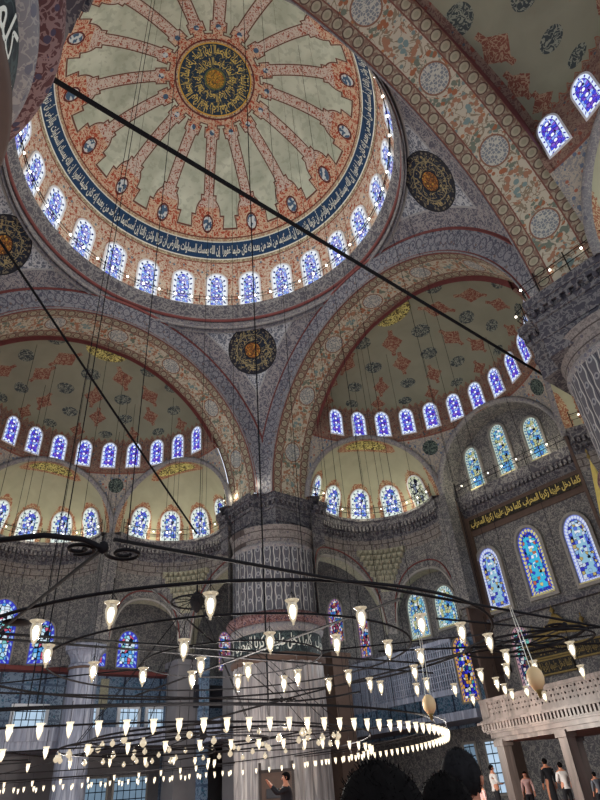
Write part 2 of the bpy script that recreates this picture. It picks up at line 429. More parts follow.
def mat_lampglass(name='lit_lamp_glass', st=0.55, tr=0.5):
    t = T(name)
    a = t.n.new('ShaderNodeBsdfTransparent'); a.inputs[0].default_value = (0.9, 0.88, 0.8, 1)
    g = t.n.new('ShaderNodeBsdfGlossy'); g.inputs[0].default_value = (0.9, 0.9, 0.9, 1); g.inputs[1].default_value = 0.15
    e = t.n.new('ShaderNodeEmission'); e.inputs[0].default_value = (1, 0.84, 0.6, 1); e.inputs[1].default_value = st
    m1 = t.n.new('ShaderNodeMixShader'); m1.inputs[0].default_value = 0.25
    m2 = t.n.new('ShaderNodeMixShader'); m2.inputs[0].default_value = 1 - tr
    t.l.new(a.outputs[0], m1.inputs[1]); t.l.new(g.outputs[0], m1.inputs[2])
    t.l.new(m1.outputs[0], m2.inputs[1]); t.l.new(e.outputs[0], m2.inputs[2]); t.l.new(m2.outputs[0], t.out.inputs[0])
    return t.mat
M['lampglass'] = mat_lampglass(); M['lampfar'] = mat_lampglass('far_lit_lamp_glass', 1.5, 0.4)
M['crystal'] = mat_lampglass('glowing_globe_glass', 0.8, 0.45)  # globes hold no bulb; their sparkle is put in as emission
M['egg'] = plain('ostrich_eggshell', rgb(206, 176, 130), 0.4)

# ------------------------------------------------------------------ object helpers
def tag(o, label=None, cat=None, group=None, kind=None):
    if label: o['label'] = label
    if cat: o['category'] = cat
    if group: o['group'] = group
    if kind: o['kind'] = kind
    return o
def empty(name, loc, rz=0):
    o = bpy.data.objects.new(name, None); COL.objects.link(o); o.location = loc; o.rotation_euler = (0, 0, rz); o.empty_display_size = 0.2
    return o
def put(name, me, mat=None, parent=None, mtx=None):
    o = bpy.data.objects.new(name, me); COL.objects.link(o)
    if mat is not None and not me.materials: me.materials.append(mat)
    if parent is not None: o.parent = parent
    if mtx is not None: o.matrix_local = mtx
    return o
def struct(o): o['kind'] = 'structure'; return o

class MB:
    def __init__(s): s.v = []; s.f = []; s.uv = []; s.sm = True
    def add(s, vs, fs, uvs=None):
        b = len(s.v); s.v += [tuple(q) for q in vs]
        for f in fs:
            s.f.append(tuple(b + i for i in f))
            s.uv.append([(uvs[i] if uvs else (0, 0)) for i in f])
        return s
    def grid(s, fn, us, vs, flip=False, uvf=None):
        nu, nv = len(us), len(vs); P = []; U = []
        for a in us:
            for b in vs:
                P.append(fn(a, b)); U.append(uvf(a, b) if uvf else (a, b))
        F = []
        for i in range(nu - 1):
            for j in range(nv - 1):
                q = (i * nv + j, (i + 1) * nv + j, (i + 1) * nv + j + 1, i * nv + j + 1)
                F.append(q[::-1] if flip else q)
        return s.add(P, F, U)
    def box(s, x0, x1, y0, y1, z0, z1, mtx=None):
        P = [Vector((x, y, z)) for x in (x0, x1) for y in (y0, y1) for z in (z0, z1)]
        if mtx is not None: P = [mtx @ p for p in P]
        F = [(0, 1, 3, 2), (4, 6, 7, 5), (0, 4, 5, 1), (2, 3, 7, 6), (0, 2, 6, 4), (1, 5, 7, 3)]
        return s.add(P, F, [(p[0] + p[1], p[2]) for p in P])
    def tube(s, pts, r, n=6, cap=True):
        pts = [Vector(p) for p in pts]; P = []; 
        rr = r if isinstance(r, (list, tuple)) else [r] * len(pts)
        up = Vector((0, 0, 1))
        for i, p in enumerate(pts):
            a = pts[max(0, i - 1)]; b = pts[min(len(pts) - 1, i + 1)]; d = (b - a).normalized()
            ref = up if abs(d.dot(up)) < 0.95 else Vector((1, 0, 0))
            x = d.cross(ref).normalized(); y = d.cross(x)
            for k in range(n):
                t_ = 2 * PI * k / n; P.append(p + (x * math.cos(t_) + y * math.sin(t_)) * rr[i])
        F = []
        for i in range(len(pts) - 1):
            for k in range(n):
                F.append((i * n + k, i * n + (k + 1) % n, (i + 1) * n + (k + 1) % n, (i + 1) * n + k))
        if cap: F.append(tuple(range(n))); F.append(tuple(range((len(pts) - 1) * n, len(pts) * n))[::-1])
        return s.add(P, F)
    def lathe(s, prof, n=16, c=(0, 0, 0), a0=0, a1=2 * PI, uvs=None, fl=0, fd=0.0):
        """profile [(r,z)], optional fluting fl (count) and fd (depth)"""
        P = []; U = []; closed = abs(a1 - a0 - 2 * PI) < 1e-6
        for (r, z) in prof:
            for k in range(n + 1):
                t_ = a0 + (a1 - a0) * k / n
                q = r + (fd * abs(math.sin(fl * t_ / 2)) if fl else 0)
                P.append((c[0] + q * math.cos(t_), c[1] + q * math.sin(t_), c[2] + z)); U.append((t_ / (2 * PI) * (uvs or 1), z))
        F = []
        for i in range(len(prof) - 1):
            for k in range(n):
                F.append((i * (n + 1) + k, i * (n + 1) + k + 1, (i + 1) * (n + 1) + k + 1, (i + 1) * (n + 1) + k))
        return s.add(P, F, U)
    def ngon_prism(s, poly, z0, z1):
        n = len(poly); P = [(x, y, z0) for x, y in poly] + [(x, y, z1) for x, y in poly]
        F = [tuple(range(n))[::-1], tuple(range(n, 2 * n))] + [(i, (i + 1) % n, n + (i + 1) % n, n + i) for i in range(n)]
        return s.add(P, F, [(p[0] + p[1], p[2]) for p in P])
    def mesh(s, name, smooth=True):
        me = bpy.data.meshes.new(name); me.from_pydata(s.v, [], s.f)
        uv = me.uv_layers.new(name='UVMap')
        flat = [c for f in s.uv for q in f for c in q]
        uv.data.foreach_set('uv', flat)
        me.polygons.foreach_set('use_smooth', [smooth] * len(me.polygons)); me.update()
        return me
    def build(s, name, mat, parent=None, smooth=True, mtx=None):
        return put(name, s.mesh(name, smooth), mat, parent, mtx)

def lin(a, b, n): return [a + (b - a) * i / (n - 1) for i in range(n)]

def clip(me, planes):
    """keep the side of each plane its normal points away from"""
    bm = bmesh.new(); bm.from_mesh(me)
    for co, no in planes:
        bmesh.ops.bisect_plane(bm, geom=bm.verts[:] + bm.edges[:] + bm.faces[:], dist=1e-4, plane_co=co, plane_no=no, clear_outer=True)
    bm.to_mesh(me); bm.free(); return me

# ------------------------------------------------------------------ Arabic lettering
ISO = {}
def _forms():
    base = 0xFE80
    def s(ch, n):
        nonlocal base
        ISO[ch] = (base, n); base += n
    for ch, n in [('\u0621', 1), ('\u0622', 2), ('\u0623', 2), ('\u0624', 2), ('\u0625', 2), ('\u0626', 4), ('\u0627', 2), ('\u0628', 4),
                  ('\u0629', 2), ('\u062a', 4), ('\u062b', 4), ('\u062c', 4), ('\u062d', 4), ('\u062e', 4), ('\u062f', 2), ('\u0630', 2),
                  ('\u0631', 2), ('\u0632', 2), ('\u0633', 4), ('\u0634', 4), ('\u0635', 4), ('\u0636', 4), ('\u0637', 4), ('\u0638', 4),
                  ('\u0639', 4), ('\u063a', 4), ('\u0641', 4), ('\u0642', 4), ('\u0643', 4), ('\u0644', 4), ('\u0645', 4), ('\u0646', 4),
                  ('\u0647', 4), ('\u0648', 2), ('\u0649', 2), ('\u064a', 4)]: s(ch, n)
_forms()
def shape(txt):
    out = []
    for w in txt.split(' '):
        r = []; joined = False
        for i, ch in enumerate(w):
            b, n = ISO[ch]; nxt = i + 1 < len(w) and w[i + 1] != '\u0621'
            if n == 1: k = 0; j = False
            elif n == 2: k = 1 if joined else 0; j = False
            else:
                j = nxt
                k = (3 if j else 1) if joined else (2 if j else 0)
            r.append(chr(b + k)); joined = j
        out.append(''.join(reversed(r)))
    return ' '.join(reversed(out))
VERSE = ('\u0625\u0646 \u0627\u0644\u0644\u0647 \u064a\u0645\u0633\u0643 \u0627\u0644\u0633\u0645\u0627\u0648\u0627\u062a \u0648\u0627\u0644\u0623\u0631\u0636 '
         '\u0623\u0646 \u062a\u0632\u0648\u0644\u0627 \u0648\u0644\u0626\u0646 \u0632\u0627\u0644\u062a\u0627 \u0625\u0646 \u0623\u0645\u0633\u0643\u0647\u0645\u0627 '
         '\u0645\u0646 \u0623\u062d\u062f \u0645\u0646 \u0628\u0639\u062f\u0647 \u0625\u0646\u0647 \u0643\u0627\u0646 \u062d\u0644\u064a\u0645\u0627 \u063a\u0641\u0648\u0631\u0627')
MIHRAB = '\u0643\u0644\u0645\u0627 \u062f\u062e\u0644 \u0639\u0644\u064a\u0647\u0627 \u0632\u0643\u0631\u064a\u0627 \u0627\u0644\u0645\u062d\u0631\u0627\u0628'
def text_mesh(txt, name, fn, bold=0.0):
    """lettering whose outline points (x 0..1, y 0..1) are placed by fn"""
    c = bpy.data.curves.new(name, 'FONT'); c.body = shape(txt); c.size = 1; c.offset = bold; c.resolution_u = 2
    o = bpy.data.objects.new(name, c); COL.objects.link(o)
    dg = bpy.context.evaluated_depsgraph_get(); me = bpy.data.meshes.new_from_object(o.evaluated_get(dg))
    bpy.data.objects.remove(o); bpy.data.curves.remove(c)
    me.name = name; me.materials.clear()
    xs = [v.co.x for v in me.vertices]; ys = [v.co.y for v in me.vertices]
    x0, x1, y0, y1 = min(xs), max(xs), min(ys), max(ys)
    for v in me.vertices: v.co = fn((v.co.x - x0) / (x1 - x0), (v.co.y - y0) / (y1 - y0))
    return me

# ------------------------------------------------------------------ main dome
DA, DH, DZ = 12.15, 12.3, 35.0
def dome_r(z): return DA * math.sqrt(max(0.0, 1 - ((z - DZ) / DH) ** 2)) if z > DZ else DA
def dome_z(r): return DZ + DH * math.sqrt(max(0.0, 1 - (r / DA) ** 2))
NA = 144
AZ = [2 * PI * i / NA for i in range(NA + 1)]
RIB0 = 17.25
def dpt(r, a, z, off=0.0): return ((r - off) * math.cos(a), (r - off) * math.sin(a), z - off * 0.5)
m = MB(); rs = lin(2.95, 10.62, 26)
m.grid(lambda a, r: dpt(r, a, dome_z(r)), AZ, rs, False, lambda a, r: ((math.degrees(a) - RIB0) / 22.5, r))
dome = struct(m.build('ceiling_dome', M['dome']))
m = MB(); m.grid(lambda a, r: dpt(r, a, dome_z(r)), AZ, lin(0.001, 2.95, 8), False, lambda a, r: (a, r)); m.build('boss', M['boss'], dome)
m = MB(); m.lathe([(2.93, dome_z(2.9)), (2.96, dome_z(3) - 0.05), (3.03, dome_z(3.1) - 0.04), (3.05, dome_z(3.14))], NA); m.build('boss_moulding', M['redline'], dome)
zz = lin(39.6, 41.02, 7)
m = MB(); m.grid(lambda a, z: dpt(dome_r(z), a, z), AZ, zz, True); m.build('inscription_band', M['bandnavy'], dome)
for z in (39.6, 41.02):
    m = MB(); r = dome_r(z); m.lathe([(r, z + .04), (r - .04, z + .03), (r - .05, z - .03), (r + .02, z - .05)], NA); m.build('band_border', M['ink'], dome)
zz = lin(34.6, 39.6, 14)
m = MB(); m.grid(lambda a, z: dpt(dome_r(z), a, z), AZ, zz, True, lambda a, z: (a / (2 * PI), z)); m.build('drum', M['drum'], dome)
for j in range(5):
    a0 = R_(200 + j * 72 - 1); span = R_(71)
    def fn(x, y, a0=a0, span=span):
        z = 39.72 + y * 1.2; r = dome_r(z) - 0.05; a = a0 - x * span
        return (r * math.cos(a), r * math.sin(a), z)
    put('lettering', text_mesh(VERSE, 'band_lettering', fn, 0.022), M['ink'], dome)
for j, (a0, span, r1, h) in enumerate(((150, 118, 2.62, 0.85), (30, 118, 2.62, 0.85), (270, 118, 2.62, 0.85), (100, 176, 1.66, 0.72), (280, 176, 1.66, 0.72))):
    def fn(x, y, a0=a0, span=span, r1=r1, h=h):
        a = R_(a0) - x * R_(span); r = r1 - (1 - y) * h
        return (r * math.cos(a), r * math.sin(a), dome_z(r) - 0.05)
    put('lettering', text_mesh(MIHRAB, 'boss_lettering', fn, 0.02), M['palegold'], dome)

# cornice ring, ring wall and pendentives
m = MB(); m.lathe([(12.1, 32.05), (12.02, 32.4), (12.12, 32.8), (12.15, 33.9)], NA); ringo = struct(m.build('ceiling_ring', M['ring']))
m = MB(); m.lathe([(12.15, 33.6), (12.02, 33.95), (12.0, 34.1), (11.88, 34.2), (11.75, 34.5), (11.75, 34.66), (12.3, 34.72)], NA); m.build('cornice', M['corn'], ringo)
m = MB(); m.lathe([(12.06, 33.1), (11.94, 33.18), (11.94, 33.3), (12.08, 33.38)], NA); m.build('red_moulding', M['redline'], ringo)
m = MB(); m.lathe([(11.95, 32.25), (11.86, 32.3), (11.86, 32.42), (12.0, 32.48)], NA); m.build('grey_moulding', M['greymould'], ringo)
RP = 17.3
for q, a0 in enumerate((45, -45, 135, 225)):
    m = MB()
    m.grid(lambda a, z: (math.sqrt(RP * RP - (z - 20) ** 2) * math.cos(a), math.sqrt(RP * RP - (z - 20) ** 2) * math.sin(a), z),
           lin(R_(a0 - 46), R_(a0 + 46), 48), lin(23.3, 32.42, 30), True)
    me = m.mesh('ceiling_pendentive')
    pl = [((11.75 * s, 0, 0), (s, 0, 0)) for s in (1, -1)] + [((0, 11.75 * s, 0), (0, s, 0)) for s in (1, -1)]
    struct(put('ceiling_pendentive', clip(me, pl), M['pend']))

# ------------------------------------------------------------------ windows
WN = [0]
def outline(w, h, pt=1.0, n=12):
    a = w / 2; hs = h - a * pt
    P = [(-a, 0), (a, 0)]
    P += [(a * math.cos(t_), hs + a * pt * math.sin(t_)) for t_ in lin(0, PI, n)]
    return P
def inset(P, d, w, h): return [(x * (1 - 2 * d / w), d + z * (h - 2 * d) / h) for x, z in P]
WC = {}
def win_mesh(key, w, h, pt, fw, ft, bw, back=0.03):
    if key in WC: return WC[key]
    O = outline(w, h, pt); n = len(O)
    per = [0.0]
    for i in range(n): per.append(per[-1] + math.dist(O[i], O[(i + 1) % n]))
    levels = [0, bw, min(w * 0.36, bw * 2.2), w * 0.47]
    P = []; U = []
    for d in levels:
        I = inset(O, d, w, h)
        for i in range(n + 1): x, z = I[i % n]; P.append((x, back, z)); U.append((per[i], d))
    F = []
    for l_ in range(len(levels) - 1):
        for i in range(n): F.append((l_ * (n + 1) + i, (l_ + 1) * (n + 1) + i, (l_ + 1) * (n + 1) + i + 1, l_ * (n + 1) + i + 1))
    L = len(levels) - 1; F.append(tuple(L * (n + 1) + i for i in range(n))[::-1])
    pane = MB().add(P, F, U).mesh('pane', False)
    G = inset(O, -fw, w, h); G = [(x, z) for x, z in G]
    rings = [(O, 0.0), (O, ft), (G, ft * 0.8), (G, -0.05)]
    P = []; F = []
    for R0, y in rings: P += [(x, y, z) for x, z in R0]
    for l_ in range(3):
        for i in range(n): F.append((l_ * n + i, l_ * n + (i + 1) % n, (l_ + 1) * n + (i + 1) % n, (l_ + 1) * n + i))
    fr = MB().add(P, F).mesh('window_frame', False)
    WC[key] = (fr, pane); return WC[key]
def window(key, P, N, Tv, glass, spec, frame='whiteedge', sill=False, push=0.0):
    w, h, pt, fw, ft, bw = spec
    fr, pane = win_mesh((key, w, h), *spec)
    WN[0] += 1
    N = Vector(N).normalized(); P = Vector(P) + N * push; Tv = Vector(Tv).normalized(); X = N.cross(Tv).normalized(); N = Tv.cross(X).normalized()
    mt = Matrix.Translation(Vector(P)) @ Matrix(((X.x, N.x, Tv.x, 0), (X.y, N.y, Tv.y, 0), (X.z, N.z, Tv.z, 0), (0, 0, 0, 1)))
    if not fr.materials: fr.materials.append(M[frame])
    o = put('window_%d' % WN[0], fr, None, None, mt); o['kind'] = 'structure'
    pn = bpy.data.objects.new('pane', pane); COL.objects.link(pn); pn.parent = o
    if not pane.materials: pane.materials.append(M[glass])
    if pane.materials[0] != M[glass]:
        pn.material_slots[0].link = 'OBJECT'; pn.material_slots[0].material = M[glass]
    if sill:
        MB().box(-w / 2, w / 2, 0.0, ft * 0.95, 0.0, 0.10).build('sill', M['sill'], o)
    return o

AW = [127.1, 112.4, 98.6, 85.0, 71.0, 57.5, 44.1, 30.7, 17.6, 4.4, -8.9, -22.5] + [-22.5 - 13.16 * k for k in range(1, 16)]
for a in AW:
    c_, s_ = math.cos(R_(a)), math.sin(R_(a))
    r0, r1 = dome_r(34.75), dome_r(38.25)
    P = Vector((r0 * c_, r0 * s_, 34.75)); Q = Vector((r1 * c_, r1 * s_, 38.25))
    window('dome', P, (-c_, -s_, -0.1), Q - P, 'g_dome', (1.6, 3.45, 1.0, 0.13, 0.10, 0.30))

# ------------------------------------------------------------------ bays
ROT = {'qibla': 0.0, 'north': PI / 2, 'south': -PI / 2, 'west': PI}
SO, SR, SZ = 15.2, 10.9, 20.0
def rotm(k): return Matrix.Rotation(ROT[k], 4, 'Z')
def dirv(th): return Vector((math.cos(R_(th)), math.sin(R_(th)), 0))
EX = {th: Vector((SO, 0, SZ)) + dirv(th) * 9.44 for th in (-60, 0, 60)}
ER = 5.3
def srz(e):
    """profile of the semidomes: spherical foot, upright window drum, shallow crown"""
    if e <= 28.8: return SR * math.cos(R_(e)), SZ + SR * math.sin(R_(e))
    if e <= 43: return 9.34 - 0.12 * (e - 28.8) / 14.2, 25.22 + 2.45 * (e - 28.8) / 14.2
    q = (90 - e) / 47.0; r = 9.22 * math.sin(q * PI / 2) ** 0.92
    return r, 27.67 + 3.4 * math.sqrt(max(0, 1 - (r / 9.22) ** 2.3))
def bay_upper(k, ex, full=True):
    mt = rotm(k)
    T_ = lin(0, PI, 73)
    # archivolt, moulding strip, step, soffit
    VP_ = [(11.75, 12.8), (11.72, 12.55), (11.85, 12.15), (11.98, 11.65), (12.08, 11.3), (12.12, 11.15)]
    m = MB(); m.grid(lambda t_, j: (VP_[int(j)][0], VP_[int(j)][1] * math.cos(t_), SZ + VP_[int(j)][1] * math.sin(t_)), T_, [0, 1, 2, 3, 4, 5], True, lambda t_, j: (t_ * 2.4, (0, .1, .35, .75, .95, 1)[int(j)]))
    arch = struct(m.build('ceiling_arch', M['strip'], None, True, mt))
    for o, r, mm in ((11.72, 12.55, 'redline'), (12.05, 11.22, 'greymould')):
        m = MB(); m.tube([(o, r * math.cos(t_), SZ + r * math.sin(t_)) for t_ in T_], 0.06, 5); m.build('arch_moulding', M[mm], arch)
    m = MB(); m.grid(lambda t_, o: (o, 11.15 * math.cos(t_), SZ + 11.15 * math.sin(t_)), T_, lin(12.12, 15.45, 5), False,
                     lambda t_, o: ((math.degrees(t_) - 90) / 24.0, (o - 12.12) * 2.8 / 3.33)); m.build('painted_soffit', M['soffit'], arch)
    m = MB(); m.grid(lambda t_, r: (15.45, r * math.cos(t_), SZ + r * math.sin(t_)), lin(R_(27), R_(153), 55), [10.8, 11.15, 12.6], False, lambda t_, r: (t_ * 4, 0.0)); m.build('inner_edging', M['redline'], arch)
    if not full: return arch
    # semidome
    m = MB(); az = lin(-90, 90, 91); el = lin(0, 28.8, 16) + lin(28.81, 43, 5) + lin(45, 90, 24)
    m.grid(lambda a, e: (SO + srz(e)[0] * math.cos(R_(a)), srz(e)[0] * math.sin(R_(a)), srz(e)[1]), az, el, True,
           lambda a, e: (a / 12.75, e))
    me = m.mesh('ceiling_semidome')
    bm = bmesh.new(); bm.from_mesh(me)
    for th in (-60, 0, 60):
        d = dirv(th); co = Vector((SO, 0, 0)) + d * 9.44
        bmesh.ops.bisect_plane(bm, geom=bm.verts[:] + bm.edges[:] + bm.faces[:], dist=1e-4, plane_co=co, plane_no=d)
        dele = [f for f in bm.faces if (f.calc_center_median() - co).dot(d) > 1e-3 and f.calc_center_median().z < 26]
        bmesh.ops.delete(bm, geom=dele, context='FACES')
    bm.to_mesh(me); bm.free()
    semi = struct(put('ceiling_semidome', me, M['semi'], None, mt))
    # crown script
    def lune(x, y):
        a = (x - 0.5) * R_(17); e = R_(84.5) - 0 + 0
        w = math.sqrt(max(0, 1 - (2 * x - 1) ** 2))
        z = (y - 0.5) * w
        lat = math.sin(a) * SR; oo = SO + 1.15 + z * 1.15 - 0.5 * (1 - w); rr = math.hypot(lat, oo - SO)
        return (oo, lat, 27.67 + 3.4 * math.sqrt(max(0, 1 - (rr / 9.22) ** 2.3)) - 0.06)
    m = MB(); m.grid(lune, lin(0, 1, 20), lin(0, 1, 5), True); m.build('crown_script', M['lune'], semi)
    for i in range(-6 if k != 'south' else -7, 7):
        a = (i if k != 'south' else i + 0.5) * (12.75 if k != 'south' else 12.9)
        if abs(a) > (80 if k != 'south' else 86): continue
        p = []
        for e in (30.2, 43.0):
            p.append(Vector((SO + srz(e)[0] * math.cos(R_(a)), srz(e)[0] * math.sin(R_(a)), srz(e)[1])))
        d = dirv(a); N = mt.to_3x3() @ (Vector((-d.x, -d.y, -0.05)))
        window('semi', mt @ p[0], N, (mt.to_3x3() @ (p[1] - p[0])), 'g_semi', (1.1, 2.3, 1.25, 0.09, 0.08, 0.17))
    # niches
    for th in (-60, 0, 60):
        c = EX[th]; d = dirv(th)
        m = MB(); rr = 5.45
        pr = [(0.05, -0.2), (-0.26, -0.14), (-0.32, 0.04), (-0.1, 0.2), (0.1, 0.22)]
        s_ = Vector((-d.y, d.x, 0))
        T2 = lin(0, PI, 37)
        m.grid(lambda t_, j: tuple(c + d * pr[int(j)][0] + (s_ * math.cos(t_) + Vector((0, 0, 1)) * math.sin(t_)) * (rr + pr[int(j)][1])), T2, [0, 1, 2, 3, 4], True)
        m.build('niche_arch', M['greymould'], semi)
        if th == 0 and k == 'qibla':
            m = MB(); m.grid(lambda t_, o: tuple(c + d * o + (s_ * math.cos(t_) + Vector((0, 0, 1)) * math.sin(t_)) * rr), T2, [0, 2.4], False)
            m.build('niche_vault', M['wall'], semi); continue
        m = MB()
        m.grid(lambda a, e: tuple(c + (dirv(th + a) * math.cos(R_(e)) + Vector((0, 0, math.sin(R_(e))))) * ER), lin(-90, 90, 37), lin(0, 90, 19), True, lambda a, e: (a / 32.0, e))
        niche = struct(m.build('ceiling_niche', M['exe'], None, True, mt))
        def nl(x, y, g=1.0):
            lat = (x - 0.5) * 3.6 * g; w = math.sqrt(max(0, 1 - (2 * x - 1) ** 2))
            oo = 0.75 + (y - 0.5) * w * 1.15 * g
            return tuple(c + d * oo + s_ * lat + Vector((0, 0, math.sqrt(max(0, (ER - 0.04 - (0.03 if g == 1 else 0)) ** 2 - oo * oo - lat * lat)))))
        m = MB(); m.grid(lambda x, y: nl(x, y, 1.4), lin(0, 1, 18), lin(0, 1, 5), False); m.build('script_fringe', M['lunered'], niche)
        m = MB(); m.grid(nl, lin(0, 1, 16), lin(0, 1, 5), False); m.build('crown_script', M['lune'], niche)
        for i in range(-2, 3):
            a = th + i * 32
            p = [c + (dirv(a) * math.cos(R_(e)) + Vector((0, 0, math.sin(R_(e))))) * ER for e in (5, 33)]
            dd = dirv(a)
            window('exe', mt @ p[0], mt.to_3x3() @ Vector((-dd.x, -dd.y, -0.4)), mt.to_3x3() @ (p[1] - p[0]), 'g_exepale' if i in (-2,) and th == (60 if k == 'qibla' else -60) else 'g_exe', (1.5, 2.5, 1.15, 0.1, 0.07, 0.22), push=0.06)
    return semi

bay_upper('qibla', None); bay_upper('north', None); bay_upper('south', None); bay_upper('west', None, False)

def cornice_arc(k, th, a0=-90, a1=90, parent=None):
    mt = rotm(k); c = EX[th]
    prof = [(0.0, 18.5), (0.10, 18.9), (0.32, 19.1), (0.34, 19.3), (0.62, 19.5), (0.66, 19.85), (0.78, 19.95), (0.78, 20.15), (-0.1, 20.2)]
    m = MB()
    m.grid(lambda a, j: tuple(Vector((c.x, c.y, 0)) + dirv(th + a) * (ER - prof[int(j)][0]) + Vector((0, 0, prof[int(j)][1]))), lin(a0, a1, 41), list(range(len(prof))), True)
    co = struct(m.build('trim_1', M['corn'], None, False, mt))
    m = MB(); n = int((a1 - a0) / 4)
    for i in range(n):
        a = a0 + (i + 0.5) * (a1 - a0) / n
        T_ = Matrix.Translation(Vector((c.x, c.y, 0))) @ Matrix.Rotation(R_(th + a), 4, 'Z')
        m.box(ER - 0.60, ER - 0.30, -0.10, 0.10, 19.1, 19.48, T_); m.box(ER - 0.32, ER - 0.08, -0.07, 0.07, 18.75, 19.08, T_)
    m.build('cornice_brackets', M['corn'], co, False)
    return co

def lower_cyl(k, th, holes, zb=0.0, mat='wall', par=None):
    """curved wall under a niche, zbot follows the arch openings"""
    mt = rotm(k); c = EX[th]; cc = Vector((c.x, c.y, 0))
    def zbot(a):
        for (h0, h1, zs, zc) in holes:
            if h0 <= a <= h1:
                t_ = (a - (h0 + h1) / 2) / ((h1 - h0) / 2)
                return zs + (zc - zs) * math.sqrt(max(0, 1 - abs(t_) ** 2.3)) if zc > zs else zs
        return zb
    A = sorted(set([round(x, 3) for x in lin(-90, 90, 73)] + [h + s for (h0, h1, _, _) in holes for h, s in ((h0, 0), (h0, -0.01), (h1, 0), (h1, 0.01))]))
    m = MB(); nz = 8
    m.grid(lambda a, j: tuple(cc + dirv(th + a) * ER + Vector((0, 0, zbot(a) + (17.3 - zbot(a)) * j / nz))), A, list(range(nz + 1)), True)
    w = struct(m.build('wall_niche', M[mat], None, True, mt))
    m = MB(); m.grid(lambda a, z: tuple(cc + dirv(th + a) * ER + Vector((0, 0, z))), lin(-90, 90, 37), [17.3, 18.6], True, lambda a, z: (R_(a) * ER, z)); m.build('block_courses', M['course'], w)
    for (h0, h1, zs, zc) in holes:
        if zc <= zs: continue
        B = lin(h0 + 0.001, h1 - 0.001, 31)
        m = MB(); m.grid(lambda a, o: tuple(cc + dirv(th + a) * (ER + o) + Vector((0, 0, zbot(a)))), B, [0, 1.1], True); m.build('arch_soffit', M['wall2'], w)
        m = MB(); m.tube([tuple(cc + dirv(th + a) * (ER - 0.03) + Vector((0, 0, zbot(a) + 0.1))) for a in B], 0.11, 5); m.build('arch_edging', M['reveal'], w)
        m = MB(); m.tube([tuple(cc + dirv(th + a) * (ER - 0.03) + Vector((0, 0, zbot(a) + 0.75))) for a in B], 0.06, 5); m.build('arch_edging', M['redline'], w)
    return w

def muqarnas(k, th, a, w):
    """stalactite corbelling that narrows downward between two arches"""
    c = EX[th]; cc = Vector((c.x, c.y, 0)); m = MB()
    for j in range(8):
        z = 14.2 + j * 0.42; n = 2 + j
        for i in range(n):
            b = a + (i - (n - 1) / 2) * 5.0
            T_ = Matrix.Translation(cc) @ Matrix.Rotation(R_(th + b), 4, 'Z')
            x = ER - 0.10 - 0.05 * j
            P = [(ER, -0.21, z), (ER, 0.21, z), (ER, 0.21, z + .42), (ER, -0.21, z + .42), (x, -0.2, z + .40), (x, 0.2, z + .40), (x + .02, 0, z + 0.12)]
            m.add([T_ @ Vector(p) for p in P], [(3, 4, 5, 2), (0, 6, 4, 3), (1, 2, 5, 6), (4, 6, 5), (0, 1, 6)])
    m.build('muqarnas', M['wall2'], w, False)

HA = (-10, 80, 11.0, 16.8); HB = (-82, -18, 11.0, 15.3)         # around each niche's own axis (qibla, +60)
for k in ('qibla', 'north'):
    for th in (60, -60):
        if (k, th) in (('north', 60),): continue
        s = 1 if th > 0 else -1
        holes = [tuple(sorted((s * h[0], s * h[1]))) + (h[2], h[3]) for h in (HA, HB)]
        holes = [(h[0], h[1], h[2], h[3]) for h in holes]
        w = lower_cyl(k, th, holes, 11.0)
        muqarnas(k, th, s * -14, w)
    for th in (60, -60, 0):
        if th == 0 and k == 'qibla': continue
        cornice_arc(k, th)
w = lower_cyl('north', 0, [], 10.6)
for (az, dz, wd, h) in ((94, 10.9, 2.2, 4.6), (59, 10.9, 1.7, 3.1), (129, 10.9, 1.7, 3.1)):
    c = EX[0]; P = Vector((c.x, c.y, dz)) + dirv(az - 90) * (ER - 0.03); d = dirv(az - 90); mt = rotm('north')
    window('nleft%d' % wd * 10, mt @ P, mt.to_3x3() @ (-d), (0, 0, 1), 'g_left', (wd, h, 1.3, 0.12, 0.16, 0.3), 'reveal', push=wd * wd / 40)

# spandrel pillars between niches, marble below
for k, l in (('north', -5.45), ('north', 5.45), ('qibla', 5.45)):
    mt = rotm(k)
    m = MB(); m.box(24.2, 25.4, l - 0.55, l + 0.55, 11.4, 20.0)
    p_ = struct(m.build('wall_pillar', M['wall'], None, False, mt))
    if k == 'north':
        t_ = empty('column', mt @ Vector((24.9, l * 0.86, 0))); 
        tag(t_, 'white marble gallery column with a broad moulded capital against the blue tile wall' if l < 0 else 'white marble gallery column beyond the left edge of the tile wall', 'column')
        MB().lathe([(1.25, 0), (1.25, .5), (1.1, .7), (1.06, 5), (1.0, 9.9)], 20).build('shaft', M['whitemarble'], t_, True)
        MB().lathe([(1.0, 9.85), (1.12, 9.95), (1.12, 10.1), (1.0, 10.2), (1.1, 10.6), (1.35, 11.0), (1.5, 11.05), (1.5, 11.4), (0.2, 11.4)], 8).build('capital', M['whitemarble'], t_, False)
        MB().lathe([(1.02, 9.8), (1.12, 9.84), (1.12, 9.94), (1.02, 9.98)], 20).build('collar', M['brown'], t_)

